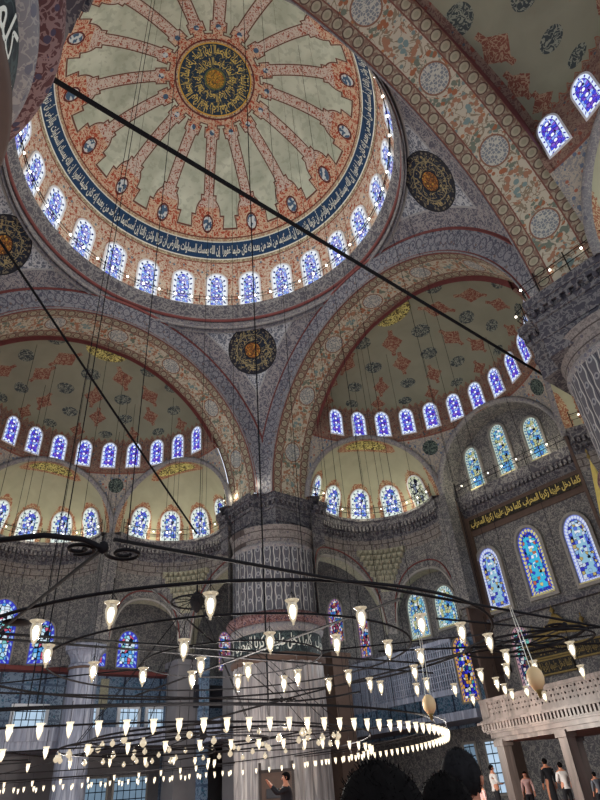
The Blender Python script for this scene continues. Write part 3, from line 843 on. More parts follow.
# tympanum wall on the qibla side
XW = 26.8
m = MB(); P = [(XW, -5.45, 0), (XW, 5.45, 0)] + [(XW, 5.45 * math.cos(t_), 20 + 5.45 * math.sin(t_)) for t_ in lin(0, PI, 31)]
m.add(P, [tuple(range(len(P)))]); qw = struct(m.build('wall_east', M['wall'], None, False))
m = MB()
for s in (1, -1): m.box(24.44, XW, s * 5.45 - 0.1, s * 5.45 + 0.1, 0, 20)
m.build('jamb', M['brown'], qw, False)
m = MB()
for s in (1, -1): m.box(XW - 0.35, XW, s * 5.2 - 0.22, s * 5.2 + 0.22, 10.6, 18.4)
m.build('pilaster', M['brown'], qw, False)
m = MB(); pr = [(0.0, 18.6), (0.2, 18.9), (0.3, 19.2), (0.55, 19.5), (0.6, 19.9), (0.7, 20.15), (0.0, 20.2)]
m.grid(lambda y, j: (XW - pr[int(j)][0], y, pr[int(j)][1]), [-5.4, 5.4], list(range(7)), True)
for i in range(30): y = -5.2 + i * 0.355; m.box(XW - 0.5, XW - 0.1, y, y + 0.2, 19.05, 19.45)
m.build('cornice', M['corn'], qw, False)
MB().box(XW - 0.10, XW, -5.0, 5.0, 16.9, 18.5).build('brown_panel', M['brown'], qw, False)
MB().box(XW - 0.16, XW - .1, -4.7, 5.0, 17.35, 18.2).build('inscription_panel', M['panelblack'], qw, False)
for i in range(2):
    fn = lambda x, y, i=i: (XW - 0.18, 4.85 - i * 4.75 - x * 4.6, 17.42 + y * 0.7)
    put('lettering', text_mesh(MIHRAB, 'panel_lettering', fn, 0.03), M['palegold'], qw)
MB().box(XW - 0.45, XW, -5.4, 5.4, 10.45, 10.75).build('ledge', M['corn'], qw, False)
for y in (1.9, -2.1):
    pass
for (y, g) in ((4.15, 'g_big'), (0.60, 'g_bigmid'), (-2.95, 'g_big')):
    window('big' + g, (XW - 0.02, y, 11.2 + (0.1 if g == 'g_bigmid' else 0)), (-1, 0, 0), (0, 0, 1), g, (1.85, 4.5 + (0.25 if g == 'g_bigmid' else 0), 1.35, 0.2, 0.30, 0.3), 'reveal', True)
for (y, h) in ((3.25, 3.6), (0.45, 4.35), (-2.35, 3.5)):
    window('up%d' % (h * 10), (XW - 0.02, y, 20.4), (-1, 0, 0), (0, 0, 1), 'g_up', (1.35, h, 1.3, 0.16, 0.28, 0.24), 'reveal', True)
for (y, h, g) in ((8.35, 4.3, 'g_low'), (3.3, 3.9, 'g_rose'), (-3.6, 3.0, 'g_rose')):
    window('low%d' % (h * 10), (XW - 0.02, y, 5.95), (-1, 0, 0), (0, 0, 1), g, (1.5, h, 1.2, 0.12, 0.15, 0.22), 'reveal')
# outer walls
m = MB(); m.grid(lambda y, z: (XW, y, z), [5.45, 14, 22, 29.6], [0, 5, 10.6, 22], True); m.grid(lambda y, z: (XW, y, z), [-26, -15, -5.45], [0, 5, 10.6, 22], True)
ew = struct(m.build('wall_east', M['wall'], None, False))
YW = 29.95
m = MB(); m.grid(lambda x, z: (x, YW, z), [-24, -10, 5, 26.8], [10.6, 22], False)
nw = struct(m.build('wall_north', M['wall'], None, False))
MB().grid(lambda x, z: (x, YW, z), [-24, -10, 5, 26.8], [5.6, 10.6], False).build('tile_panels', M['tiles'], nw, False)
MB().grid(lambda x, z: (x, YW, z), [-24, -10, 5, 26.8], [0, 5.6], False).build('marble_dado', M['greywall'], nw, False)
MB().grid(lambda y, z: (XW - 0.03, y, z), [5.6, 10, 29.6], [4.4, 10.4], True).build('tile_panels', M['tiles'], ew, False)
MB().box(-24, 14, YW - 1.0, YW, 10.4, 10.7).build('ledge', M['redline'], nw, False)
MB().box(XW - 0.6, XW, 5.6, 29.6, 10.2, 10.6).build('ledge', M['corn'], ew, False)
MB().box(13.6, 14.2, 23.4, YW, 0, 11).build('tile_return', M['tiles'], nw, False)
MB().box(8.0, 8.7, YW - 0.06, YW, 8.0, 10.2).build('honeycomb_tile', M['wall2'], nw, False)
for (x, w_, h, z, g) in ((10.0, 1.8, 2.9, 11.1, 'g_left'), (7.6, 1.1, 2.8, 11.1, 'g_left'), (19.6, 1.3, 3.4, 11.3, 'g_warm')):
    window('n%d' % (w_ * 10), (x, YW - 0.02, z), (0, -1, 0), (0, 0, 1), g, (w_, h, 1.2, 0.12, 0.15, 0.24), 'reveal')
for (y, w_, h, z, g) in ((21.7, 2.0, 3.9, 12.6, 'g_warm'), (18.2, 1.3, 4.0, 10.6, 'g_warm'), (11.8, 2.0, 3.6, 10.85, 'g_up'), (8.9, 2.0, 3.1, 11.1, 'g_up')):
    window('e%d_%d' % (w_ * 10, h * 10), (XW - 0.02, y, z), (-1, 0, 0), (0, 0, 1), g, (w_, h, 1.2, 0.14, 0.2, 0.24), 'reveal', g == 'g_up')
for i, x in enumerate((2.9, 7.1, 10.6, 13.0)):
    window('nl%d' % (i > 0), (x, YW - 0.05, 6.15), (0, -1, 0), (0, 0, 1), 'g_plain', ((2.2 if i == 0 else 1.5), 1.9, 0.01, 0.25, 0.1, 0.05), 'whiteedge')
for i, x in enumerate((8.0, 11.2)):
    window('ng', (x, YW - 0.05, 0.9), (0, -1, 0), (0, 0, 1), 'g_door', (2.6, 2.5, 0.01, 0.15, 0.1, 0.05), 'reveal')
for y in (9.4, 7.6):
    window('eg', (XW - 0.05, y, 0.5), (-1, 0, 0), (0, 0, 1), 'g_plain' if y < 8 else 'g_door', (0.9, 2.9, 0.01, 0.15, 0.1, 0.05), 'reveal')

# corner-bay ceilings so the daylight stays out
m = MB()
for xs, ys in (([13.8, 27.2], [13.8, 30.2]), ([25.1, 27.2], [5.4, 13.8]), ([-24, 13.8], [25.1, 30.2])):
    if xs[0] < 0:
        for q in ((-24, -5.4), (5.4, 13.8)): m.grid(lambda x, y: (x, y, 19.7), list(q), ys)
    else: m.grid(lambda x, y: (x, y, 19.7), xs, ys)
struct(m.build('ceiling', M['wall'], None, False))

# ------------------------------------------------------------------ galleries
def gallery(name, boxes, label):
    t_ = empty(name, boxes[0][0:1] + (0, 0)); t_.location = (0, 0, 0)
    return t_
m = MB(); m.box(-24, 13.5, 25.7, YW, 5.0, 5.5); m.box(13.5, XW, 20.5, YW, 5.0, 5.5); m.box(23.2, XW, 5.6, 20.5, 4.6, 5.1)
gal = tag(m.build('gallery_floor', M['whitemarble'], None, False), 'grey marble gallery floor running along the tiled walls', 'gallery')
m = MB(); x = -24
m.box(-24, 13.5, 25.6, 25.75, 5.5, 6.3); m.box(13.4, 13.55, 20.5, 25.7, 5.5, 6.3)
tag(m.build('balustrade', M['whitemarble'], None, False), 'low marble balustrade along the gallery under the blue tiles', 'balustrade')
t_ = empty('gallery_screen', (23.2, 12.0, 6.1)); tag(t_, 'bluish latticed gallery screen right of the far pier', 'screen')
MB().box(-0.08, 0.08, -5.5, 5.8, 0, 0.35).build('rail', M['whitemarble'], t_, False)
MB().box(-0.08, 0.08, -5.5, 5.8, 3.2, 3.45).build('rail', M['whitemarble'], t_, False)
m = MB()
for i in range(56): m.box(-0.04, 0.04, -5.45 + i * 0.2, -5.37 + i * 0.2, 0.3, 3.2)
for i in range(8): m.box(-0.03, 0.03, -5.45, 5.75, 0.5 + i * 0.38, 0.55 + i * 0.38)
m.build('lattice', M['whitemarble'], t_, False)
# arcade supports under the galleries
for (x, y, w_, mat, lab, z1) in ((19.9, 17.1, 0.95, 'whitemarble', 'grey marble gallery pier just right of the far fluted pier', 8.6), (19.7, 14.8, 0.8, 'brown', 'dark brown gallery pier beside the latticed screen', 9.4),
                         (12.7, 25.0, 0.9, 'greywall', 'brown gallery pier at the end of the tile wall', 10.4), (16.0, 22.0, 0.9, 'greywall', 'grey gallery pier left of the far fluted pier', 10.4)):
    t_ = empty('gallery_pier', (x, y, 0)); tag(t_, lab, 'pier')
    MB().box(-w_, w_, -w_, w_, 0.4, z1).build('shaft', M[mat], t_, False)
    MB().box(-w_ - .12, w_ + .12, -w_ - .12, w_ + .12, 0, 0.4).build('base', M[mat], t_, False)
    MB().box(-w_ - .15, w_ + .15, -w_ - .15, w_ + .15, z1, z1 + 0.4).build('capital', M[mat], t_, False)

# ------------------------------------------------------------------ great piers
def scaled(poly, f): return [(14.2 + (x - 14.2) * f, 14.2 + (y - 14.2) * f) for x, y in poly]
CAP = [(11.0, 17.4), (11.0, 12.7), (12.0, 12.5), (12.3, 11.2), (17.4, 11.2), (17.4, 17.4)]
def make_pier():
    root = empty('pier', (0, 0, 0)); c = (13.94, 13.94, 0)
    MB().lathe([(3.35, 0), (3.35, 0.5), (3.2, 0.7), (3.08, 0.9)], 64, c).build('base', M['marble'], root)
    m = MB(); m.lathe([(2.92, 0.9), (2.92, 8.6)], 28 * 8, c, fl=28, fd=0.11); m.build('marble_shaft', M['marble'], root)
    m = MB(); m.lathe([(2.98, 8.4), (3.2, 8.55), (3.22, 8.75), (3.04, 8.92)], 96, c); m.build('moulding', M['brown'], root)
    m = MB(); m.lathe([(3.02, 8.85), (3.02, 10.25)], 96, c); b = m.build('inscription_band', M['greenscript'], root)
    for j in range(3):
        def fn(x, y, j=j):
            a = R_(225 + 60 - j * 120) - x * R_(112); return (c[0] + 3.05 * math.cos(a + PI), c[1] + 3.05 * math.sin(a + PI), 9.05 + y * 1.0)
        def fn(x, y, j=j):
            a = R_(225 - 56 + 120 * j) + x * R_(112); return (c[0] + 3.05 * math.cos(a), c[1] + 3.05 * math.sin(a), 9.05 + y * 1.0)
        put('lettering', text_mesh(MIHRAB, 'pier_lettering', fn, 0.01), M['ink'], b)
    m = MB(); m.lathe([(3.1, 10.7), (3.3, 10.8), (3.46, 11.0), (3.48, 11.2), (3.4, 11.4), (3.1, 11.5), (3.0, 11.55)], 96, c); m.build('red_moulding', M['redring'], root)
    m = MB(); m.lathe([(3.02, 10.2), (3.16, 10.3), (3.22, 10.5), (3.2, 10.7), (3.1, 10.75)], 96, c); m.build('grey_moulding', M['greymould'], root)
    m = MB(); m.lathe([(3.0, 11.5), (3.0, 15.9)], 28 * 6, c, uvs=28, fl=28, fd=0.05); m.build('painted_shaft', M['shaft'], root)
    m = MB(); m.lathe([(3.02, 15.85), (3.12, 15.95), (3.12, 16.1), (3.05, 16.2)], 96, c); m.build('neck_moulding', M['greymould'], root)
    m = MB(); m.lathe([(3.02, 16.15), (3.05, 16.6), (3.2, 17.2), (3.3, 17.4)], 96, c); m.build('neck', M['course'], root)
    for z0, z1, f in ((16.9, 17.9, 0.90), (17.9, 18.2, 0.925), (18.2, 18.9, 0.90), (18.9, 19.15, 0.94), (19.15, 19.5, 0.91), (19.5, 19.75, 0.97), (19.75, 20.2, 1.0)):
        MB().ngon_prism(scaled(CAP, f), z0, z1).build('capital_course', M['corn'], root, False)
    m = MB()
    P = scaled(CAP, 0.955)
    for i in range(len(P)):
        a, b_ = Vector(P[i] + (0,)), Vector(P[(i + 1) % len(P)] + (0,)); L = (b_ - a).length; n = max(2, int(L / 0.42)); d = (b_ - a).normalized()
        for k in range(n):
            q = a + d * ((k + 0.5) * L / n); T_ = Matrix.Translation(q) @ Matrix.Rotation(math.atan2(d.y, d.x), 4, 'Z')
            m.box(-0.09, 0.09, -0.08, 0.10, 19.2, 19.5, T_)
    m.build('capital_brackets', M['corn'], root, False)
    return root
def copy_tree(o, parent=None):
    c = o.copy(); COL.objects.link(c)
    if parent is not None: c.parent = parent
    for ch in list(o.children): copy_tree(ch, c)
    return c
pier = make_pier()
tag(pier, 'colossal fluted round pier in the middle with painted upper shaft and square capital', 'pier', 'great piers under the dome')
for rz, lab in ((-90, 'colossal pier at the right edge with its dark square capital against the floral arch'), (180, 'colossal pier filling the top left corner, seen steeply from below')):
    o = copy_tree(pier); o.rotation_euler = (0, 0, R_(rz)); o['label'] = lab
    for ch in o.children:                              # these two capitals jut out further over the hall
        if ch.name.startswith('capital_'): ch.location = (-1.05, -0.4, 0) if rz == -90 else (-0.95, -1.35, 0)
    if rz == 180: o.location = (-0.5, 0, 0)

# ------------------------------------------------------------------ rails and strings of lights on the cornices
led_me = MB().lathe([(0.0, -0.06), (0.05, -0.03), (0.06, 0.0), (0.05, 0.04), (0.0, 0.06)], 6).mesh('bulb')
led_me.materials.append(M['led'])
def rail(pts, label, post=2, led=2, ledr=1.0, h=1.0, name='cornice_railing', gr='iron rails along the cornices', lgr='strings of small lights along the cornices', llab=None):
    pts = [Vector(p) for p in pts]
    root = empty(name, pts[0]); o0 = pts[0]
    tag(root, label, 'railing')
    m = MB()
    for q in (0.55, 1.0): m.tube([p - o0 + Vector((0, 0, q * h)) for p in pts], 0.028, 4)
    m.build('rail', M['iron'], root)
    for i in range(0, len(pts), post):
        p = pts[i] - o0
        MB().tube([p, p + Vector((0, 0, 1.25 * h))], 0.03, 4).build('post', M['iron'], root)
    if led:
        st = empty('light_string', pts[0]); tag(st, llab or label.replace('thin iron railing', 'string of small white lights'), 'light string')
        m = MB(); m.tube([p - o0 + Vector((0, 0, 0.86 * h)) for p in pts], 0.012, 3); m.build('wire', M['cable'], st)
        for i in range(1, len(pts), led):
            b = bpy.data.objects.new('bulb', led_me); COL.objects.link(b); b.parent = st; b.location = pts[i] - o0 + Vector((0, 0, 0.8 * h)); b.scale = (ledr,) * 3
    return root
def arcp(k, th, r=4.75, a0=-84, a1=84, n=25, z=20.2):
    c = EX[th]; mt = rotm(k)
    return [mt @ (Vector((c.x, c.y, 0)) + dirv(th + a) * r + Vector((0, 0, z))) for a in lin(a0, a1, n)]
rail(arcp('qibla', 60), 'thin iron railing on the curved cornice right of the middle pier')
rail(arcp('qibla', -60), 'thin iron railing on the curved cornice by the right-hand capital')
rail(arcp('north', 0), 'thin iron railing on the curved cornice at the left edge')
rail(arcp('north', -60), 'thin iron railing on the curved cornice just left of the middle pier')
rail([(XW - 0.55, y, 20.2) for y in lin(-5.2, 5.2, 17)], 'thin iron railing on the straight cornice below three cyan arched windows')
def capline(rz, pts):
    mt = Matrix.Rotation(R_(rz), 4, 'Z'); out = []
    for a, b in zip(pts[:-1], pts[1:]):
        n = max(2, int(math.dist(a, b) / 0.75))
        for i in range(n): out.append(mt @ Vector((a[0] + (b[0] - a[0]) * i / n, a[1] + (b[1] - a[1]) * i / n, 20.2)))
    out.append(mt @ Vector(pts[-1] + (20.2,))); return out
CL = [(11.15, 17.3), (11.15, 12.85), (12.1, 12.6), (12.45, 11.35), (17.3, 11.35)]
rail(capline(0, CL), 'thin iron railing around the capital of the middle pier', h=1.1)
rail(capline(-90, [(x - 1.05, y - 0.4) for x, y in CL]), 'thin iron railing around the capital of the right-hand pier', h=1.1)
rail([(11.6 * math.cos(a), 11.6 * math.sin(a), 34.72) for a in lin(0, 2 * PI, 113)], 'thin iron railing ringing the foot of the main dome', post=4, led=2, ledr=1.6, h=0.75)

# ------------------------------------------------------------------ cables
def cable(pts, r, label, name='cable', mat='cable', group=None):
    o = MB().tube(pts, r, 5).build(name, M[mat]); tag(o, label, 'cable', group); return o
def sag(a, b, s, n=16):
    a = Vector(a); b = Vector(b); return [a.lerp(b, i / (n - 1)) - Vector((0, 0, s * 4 * (i / (n - 1)) * (1 - i / (n - 1)))) for i in range(n)]
cable(sag((-10.95, -10.9, 16.5), (26.9, -8.3, 20.4), 0.0), 0.075, 'thick black cable crossing from the top left pier to the right edge')
cable(sag((-11.3, 7.0, 30.5), (11.1, 20.6, 19.8), 0.1), 0.085, 'thick black cable slanting down over the left semidome')

def top_z(x, y):
    r = math.hypot(x, y)
    if r < 11.3: return dome_z(r) - 0.05
    for k, (o, l) in (('q', (x, y)), ('n', (y, -x)), ('s', (-y, x))):
        if o > 15.3:
            q = (SR - 0.1) ** 2 - (o - SO) ** 2 - l * l
            if q > 9: return SZ + math.sqrt(q)
        elif o > 12.7 and abs(l) < 10.5: return SZ + math.sqrt(11.0 ** 2 - l * l)
    return None

# ------------------------------------------------------------------ chandeliers
CX, CY = -11.283, -19.758
def ringpts(cx, cy, z, r, n=72): return [(cx + r * math.cos(2 * PI * i / n), cy + r * math.sin(2 * PI * i / n), z) for i in range(n + 1)]
near = empty('iron_chandelier', (CX + 6.5, CY + 10.1, 3.62)); tag(near, 'large low black iron chandelier frame with scrolls, its corner at the left', 'chandelier')
K = 4.44
def npart(name, pts, r):
    MB().tube([(x, y, z) for x, y, z in pts], r, 6).build(name, M['iron'], near)
npart('ring', ringpts(0, 0, 0, 4.88, 96), 0.024)
npart('ring', ringpts(0, 0, -0.02, 3.4, 72), 0.018)
npart('ring', ringpts(0, 0, -0.02, 1.7, 48), 0.014)
for s in (1, -1):
    npart('frame_bar', [(-K, s * K * 1.06, 0), (K + 2.5, s * K * 1.06, 0)] if s < 0 else [(-K, K, 0), (K, K, 0)], 0.022)
    npart('frame_bar', [(s * K, -K, 0), (s * K, K, 0)], 0.022)
npart('cross_bar', [(-K, -0.6, 0), (K, -0.9, 0)], 0.02); npart('cross_bar', [(-K, -0.15, 0.03), (K + 1.5, 0.1, 0.03)], 0.02)
npart('cross_bar', [(0, -K, 0), (0, K, 0)], 0.02)
for a in (45, 135, 225, 315):
    npart('spoke', [(1.7 * math.cos(R_(a)), 1.7 * math.sin(R_(a)), 0), (4.88 * math.cos(R_(a)), 4.88 * math.sin(R_(a)), 0)], 0.014)
def scroll(cx, cy, r0, turns, a0, s=1):
    n = 40; return [(cx + (r0 * (1 - 0.72 * i / n)) * math.cos(a0 + s * turns * 2 * PI * i / n), cy + (r0 * (1 - 0.72 * i / n)) * math.sin(a0 + s * turns * 2 * PI * i / n), 0.0) for i in range(n + 1)]
for sx, sy in ((-1, -1), (1, -1), (-1, 1), (1, 1)):
    # arm curling out beyond the corner, and two tight volutes
    P = [(sx * (K - 0.0), sy * K, 0), (sx * (K + 0.25), sy * (K + 0.14), 0), (sx * (K + 0.62), sy * (K + 0.08), 0), (sx * (K + 1.0), sy * (K - 0.3), 0), (sx * (K + 1.3), sy * (K - 0.9), 0), (sx * (K + 1.45), sy * (K - 1.7), 0)]
    npart('scroll_arm', P, 0.028)
    npart('volute', scroll(sx * (K + 0.20), sy * (K - 0.12), 0.17, 1.4, -PI / 2 * sy, sx), 0.02)
    npart('volute', scroll(sx * (K - 0.26), sy * (K - 0.05), 0.2, 1.5, PI if sx < 0 else 0, sx), 0.02)
    MB().lathe([(0, -0.06), (0.05, -0.04), (0.06, 0), (0.04, 0.06), (0, 0.08)], 10, (sx * K, sy * K, 0)).build('corner_boss', M['iron'], near)
# dark finial plates
MB().lathe([(0, -0.02), (0.16, -0.015), (0.2, 0.0), (0.16, 0.02), (0, 0.03)], 18, (-K + 0.1, -1.2, 0.02)).build('round_plate', M['iron'], near)

big = empty('ring_chandelier', (-1.7, 7.7, 3.25)); tag(big, 'huge circular chandelier low under the dome carrying rows of lit lamps', 'chandelier')
for r, z, w_ in ((14.9, -0.02, 0.032), (15.3, -0.1, 0.018), (12.4, -0.1, 0.025), (6.0, -0.1, 0.025)):
    MB().tube(ringpts(0, 0, z, r, 120), w_, 5).build('ring', M['iron'], big)
for i in range(8):
    a = 2 * PI * i / 8; MB().tube([(1.5 * math.cos(a), 1.5 * math.sin(a), 0), (14.9 * math.cos(a), 14.9 * math.sin(a), 0.1)], 0.025, 4).build('spoke', M['iron'], big)
hub = empty('suspension_hub', (1.9, 3.8, 8.9)); tag(hub, 'small dark crown-shaped hub with a hoop from which chandelier wires fan out', 'suspension hub')
MB().tube(ringpts(0, 0, 0, 1.15, 40), 0.045, 5).build('hoop', M['iron'], hub)
MB().lathe([(0, -0.5), (0.12, -0.4), (0.3, -0.1), (0.34, 0.1), (0.2, 0.35), (0.05, 0.5), (0.03, 0.9)], 12).build('crown', M['iron'], hub)
for i in range(10):
    a = 2 * PI * i / 10
    MB().tube([(0.2 * math.cos(a), 0.2 * math.sin(a), 0.1), (1.15 * math.cos(a), 1.15 * math.sin(a), 0)], 0.02, 4).build('arm', M['iron'], hub)
    MB().tube([(1.1 * math.cos(a), 1.1 * math.sin(a), 0), (-3.6 + 10.2 * math.cos(a) * 0.75, 3.9 + 10.2 * math.sin(a) * 0.75, -5.6)] if False else
              [(0.3 * math.cos(a), 0.3 * math.sin(a), 0), (5.2 * math.cos(a), 5.2 * math.sin(a) - 1.5, -5.55)], 0.016, 3).build('wire', M['cable'], hub)
small = empty('small_ring_chandelier', (-0.1, -13.1, 3.52)); tag(small, 'small round iron chandelier in front of the marble tribune at the right', 'chandelier')
for r in (1.25, 0.7): MB().tube(ringpts(0, 0, 0, r, 40), 0.022, 5).build('ring', M['iron'], small)
for i in range(6):
    a = 2 * PI * i / 6; MB().tube([(0, 0, 0), (1.25 * math.cos(a), 1.25 * math.sin(a), 0)], 0.014, 4).build('spoke', M['iron'], small)
MB().tube([(-2.6, 1.6, 0.02), (0, 0.3, 0.04), (3.4, -1.3, 0.02)], 0.02, 5).build('bar', M['iron'], small)
MB().tube([(-3.2, -0.4, 0.1), (0, -0.7, 0.12), (2.6, -2.6, 0.1)], 0.02, 5).build('bar', M['iron'], small)
crys = empty('globe_chandelier', (1.9, 3.0, 3.05)); tag(crys, 'round tiered chandelier hung with clear glass globes under the wire fan', 'chandelier')
for r, z in ((5.3, 0.25), (4.2, 0.5), (2.6, 0.25)): MB().tube(ringpts(0, 0, z, r, 60), 0.035, 5).build('ring', M['iron'], crys)
for i in range(8):
    a = 2 * PI * i / 8; MB().tube([(0, 0, 0.6), (5.3 * math.cos(a), 5.3 * math.sin(a), 0.25)], 0.02, 4).build('spoke', M['iron'], crys)
MB().lathe([(0, 0.3), (0.12, 0.4), (0.15, 0.7), (0.05, 0.95)], 10).build('boss', M['iron'], crys)

# lamps
GP = [(0.0, -0.155), (0.016, -0.145), (0.012, -0.125), (0.03, -0.10), (0.05, -0.045), (0.064, 0.02), (0.066, 0.06), (0.054, 0.095), (0.060, 0.112), (0.086, 0.132), (0.09, 0.142), (0.058, 0.118)]
glass_me = MB().lathe(GP, 16).mesh('glass'); glass_me.materials.append(M['lampglass'])
bulb_me = MB().lathe([(0, -0.09), (0.022, -0.07), (0.036, -0.01), (0.04, 0.03), (0.026, 0.075), (0.0, 0.09)], 12).mesh('bulb'); bulb_me.materials.append(M['bulb'])
def chain_me(h):
    m = MB(); m.tube([(0, 0, 0.09), (0, 0, h)], 0.006, 4)
    for a in range(3): m.tube([(0.085 * math.cos(a * 2.1), 0.085 * math.sin(a * 2.1), 0.135), (0, 0, 0.24)], 0.004, 3)
    m.lathe([(0.0, 0.085), (0.018, 0.09), (0.018, 0.13), (0.0, 0.135)], 8)
    me = m.mesh('hanger'); me.materials.append(M['iron']); return me
chain = chain_me(0.42)
def lamp(x, y, z, label, group=None, tilt=0.0, s=1.0):
    r = empty('hanging_lamp', (x, y, z)); r.scale = (s,) * 3; tag(r, label, 'lamp', group)
    for nm, me in (('glass', glass_me), ('bulb', bulb_me), ('hanger', chain)):
        o = bpy.data.objects.new(nm, me); COL.objects.link(o); o.parent = r
    return r
NL = [((2.54, 6.48), 'lit tulip glass lamp nearest the left, hanging before the painted wall niche arch'),
 ((3.38, 5.73), 'lit tulip glass lamp hanging just left of the middle pier\'s painted shaft'),
 ((4.42, 5.57), 'large lit glass lamp in front of the middle of the pier\'s dark script band'),
 ((2.06, 7.54), 'lit glass lamp in front of the small cobalt window at the left'),
 ((2.59, 8.73), 'lit glass lamp just below the small cobalt window at the left'),
 ((3.6, 9.65), 'lit glass lamp in front of the white marble gallery column'),
 ((4.54, 9.87), 'lit glass lamp in front of the pale honeycomb tile panel'),
 ((4.19, 7.82), 'lit glass lamp between the painted arch and the wire hub'),
 ((5.06, 8.85), 'lit glass lamp at the foot of the wire hub, right of its mate'),
 ((5.51, 9.94), 'lit glass lamp below the wire hub, lowest of three there'),
 ((5.14, 7.04), 'lit glass lamp at the lower left of the pier\'s dark script band'),
 ((6.54, 10.03), 'lit glass lamp at the left edge of the marble shaft, lower of two'),
 ((6.09, 9.02), 'lit glass lamp at the left edge of the marble shaft, upper of two'),
 ((7.55, 9.93), 'lit glass lamp over the middle of the marble shaft, left of two'),
 ((7.41, 9.3), 'lit glass lamp over the middle of the marble shaft, right of two'),
 ((8.71, 9.92), 'lit glass lamp over the right edge of the marble shaft'),
 ((8.48, 9.05), 'lit glass lamp in front of the dark brown gallery pier'),
 ((5.48, 5.49), 'large lit glass lamp right of the pier in front of a violet window'),
 ((6.21, 6.81), 'lit glass lamp right of the script band, under the violet window'),
 ((7.32, 6.81), 'lit glass lamp between the middle pier and the paired cyan windows'),
 ((6.55, 5.41), 'large lit glass lamp right under the paired cyan windows'),
 ((8.43, 7.11), 'lit glass lamp left of the blue mosaic window, topmost of its cluster'),
 ((9.53, 8.26), 'lit glass lamp left of the blue mosaic window, in the middle of a cluster'),
 ((11.09, 9.32), 'lit glass lamp beside the ostrich egg pendant, lower right of a cluster'),
 ((11.43, 9.93), 'lit glass lamp beside the ostrich egg pendant, lower left of a cluster'),
 ((7.57, 5.52), 'large lit glass lamp at the top right of the blue mosaic window'),
 ((8.67, 5.83), 'lit glass lamp over the dark opening right of the blue mosaic window'),
 ((11.56, 7.52), 'lit glass lamp in front of the slanting rose-coloured window'),
 ((10.9, 5.65), 'lit glass lamp at the upper right beside the gilded script panels'),
 ((13.78, 7.07), 'lit glass lamp at the right over the marble parapet'),
 ((11.47, 8.12), 'lit glass lamp just right of the blue mosaic window')]
for (dx, dy), lab in NL: lamp(CX + dx, CY + dy, 3.2, lab)
EXTRA = [(12.57, 9.73), (14.88, 10.97), (12.98, 8.80), (10.21, 6.58), (14.19, 9.43), (15.37, 10.03), (15.34, 9.54), (17.12, 10.12), (11.93, 7.09), (9.61, 9.62), (10.20, 9.89)]
for dx, dy in EXTRA: lamp(CX + dx, CY + dy, 3.2, 'lit glass lamp in the loose cluster over the left end of the marble tribune', 'lamps clustered before the tribune')

# far lamps: one small mesh each
m = MB(); m.lathe([(0.0, -0.17), (0.03, -0.12), (0.065, 0.0), (0.06, 0.08), (0.085, 0.12)], 8)
far_me = m.mesh('hanging_lamp'); far_me.materials.append(M['lampfar']); far_me.materials.append(M['bulb']); far_me.materials.append(M['iron'])
b0 = len(far_me.polygons)
bm = bmesh.new(); bm.from_mesh(far_me)
def addpart(bm, mb, mi):
    n0 = len(bm.faces); me = mb.mesh('x'); bm.from_mesh(me); bm.faces.ensure_lookup_table()
    for f in bm.faces[n0:]: f.material_index = mi
    bpy.data.meshes.remove(me)
addpart(bm, MB().lathe([(0, -0.12), (0.03, -0.07), (0.042, 0.01), (0.025, 0.06), (0, 0.08)], 6), 1)
m = MB(); m.tube([(0, 0, 0.1), (0, 0, 0.5)], 0.008, 3); addpart(bm, m, 2)
bm.to_mesh(far_me); bm.free()
def farlamp(x, y, z, label, group, s=1.0, first=[True]):
    o = bpy.data.objects.new('hanging_lamp', far_me); COL.objects.link(o); o.location = (x, y, z); o.scale = (s,) * 3; o.rotation_euler = (0, 0, random.random() * 6)
    tag(o, label, 'lamp', group); return o
n = 176
for i in range(n):
    a = 2 * PI * i / n + 0.02; x, y = -1.7 + 15.3 * math.cos(a), 7.7 + 15.3 * math.sin(a)
    if x > -13.5: farlamp(x, y, 2.78, 'small lit lamp in the long outer row of the huge ring chandelier', 'lamps on the outer ring')
n = 84
for i in range(n):
    a = 2 * PI * i / n; x, y = -1.7 + 12.4 * math.cos(a), 7.7 + 12.4 * math.sin(a)
    farlamp(x, y, 2.62, 'small lit lamp in the inner row of the huge ring chandelier', 'lamps on the inner ring', 0.9)
n = 30
for i in range(n):
    a = 2 * PI * i / n; x, y = -1.7 + 6.0 * math.cos(a), 7.7 + 6.0 * math.sin(a)
    farlamp(x, y, 2.70, 'small lit lamp in the innermost row of the huge ring chandelier', 'lamps on the innermost ring', 0.85)
m = MB(); m.lathe([(0, -0.2), (0.05, -0.18), (0.16, -0.08), (0.18, 0.0), (0.15, 0.1), (0.06, 0.17), (0.07, 0.22), (0.10, 0.25)], 10)
glob_me = m.mesh('glass_globe'); glob_me.materials.append(M['crystal'])
for (r, z, n) in ((5.3, 3.05, 30), (4.2, 3.35, 22), (2.6, 3.0, 14)):
    for i in range(n):
        a = 2 * PI * (i + 0.3) / n
        o = bpy.data.objects.new('glass_globe', glob_me); COL.objects.link(o); o.location = (1.9 + r * math.cos(a), 3.0 + r * math.sin(a), z + random.uniform(-0.12, 0.1)); o.scale = (random.uniform(0.42, 0.62),) * 3
        tag(o, 'clear glass globe hanging on the round tiered chandelier under the wire fan', 'glass globe', 'globes of the tiered chandelier')
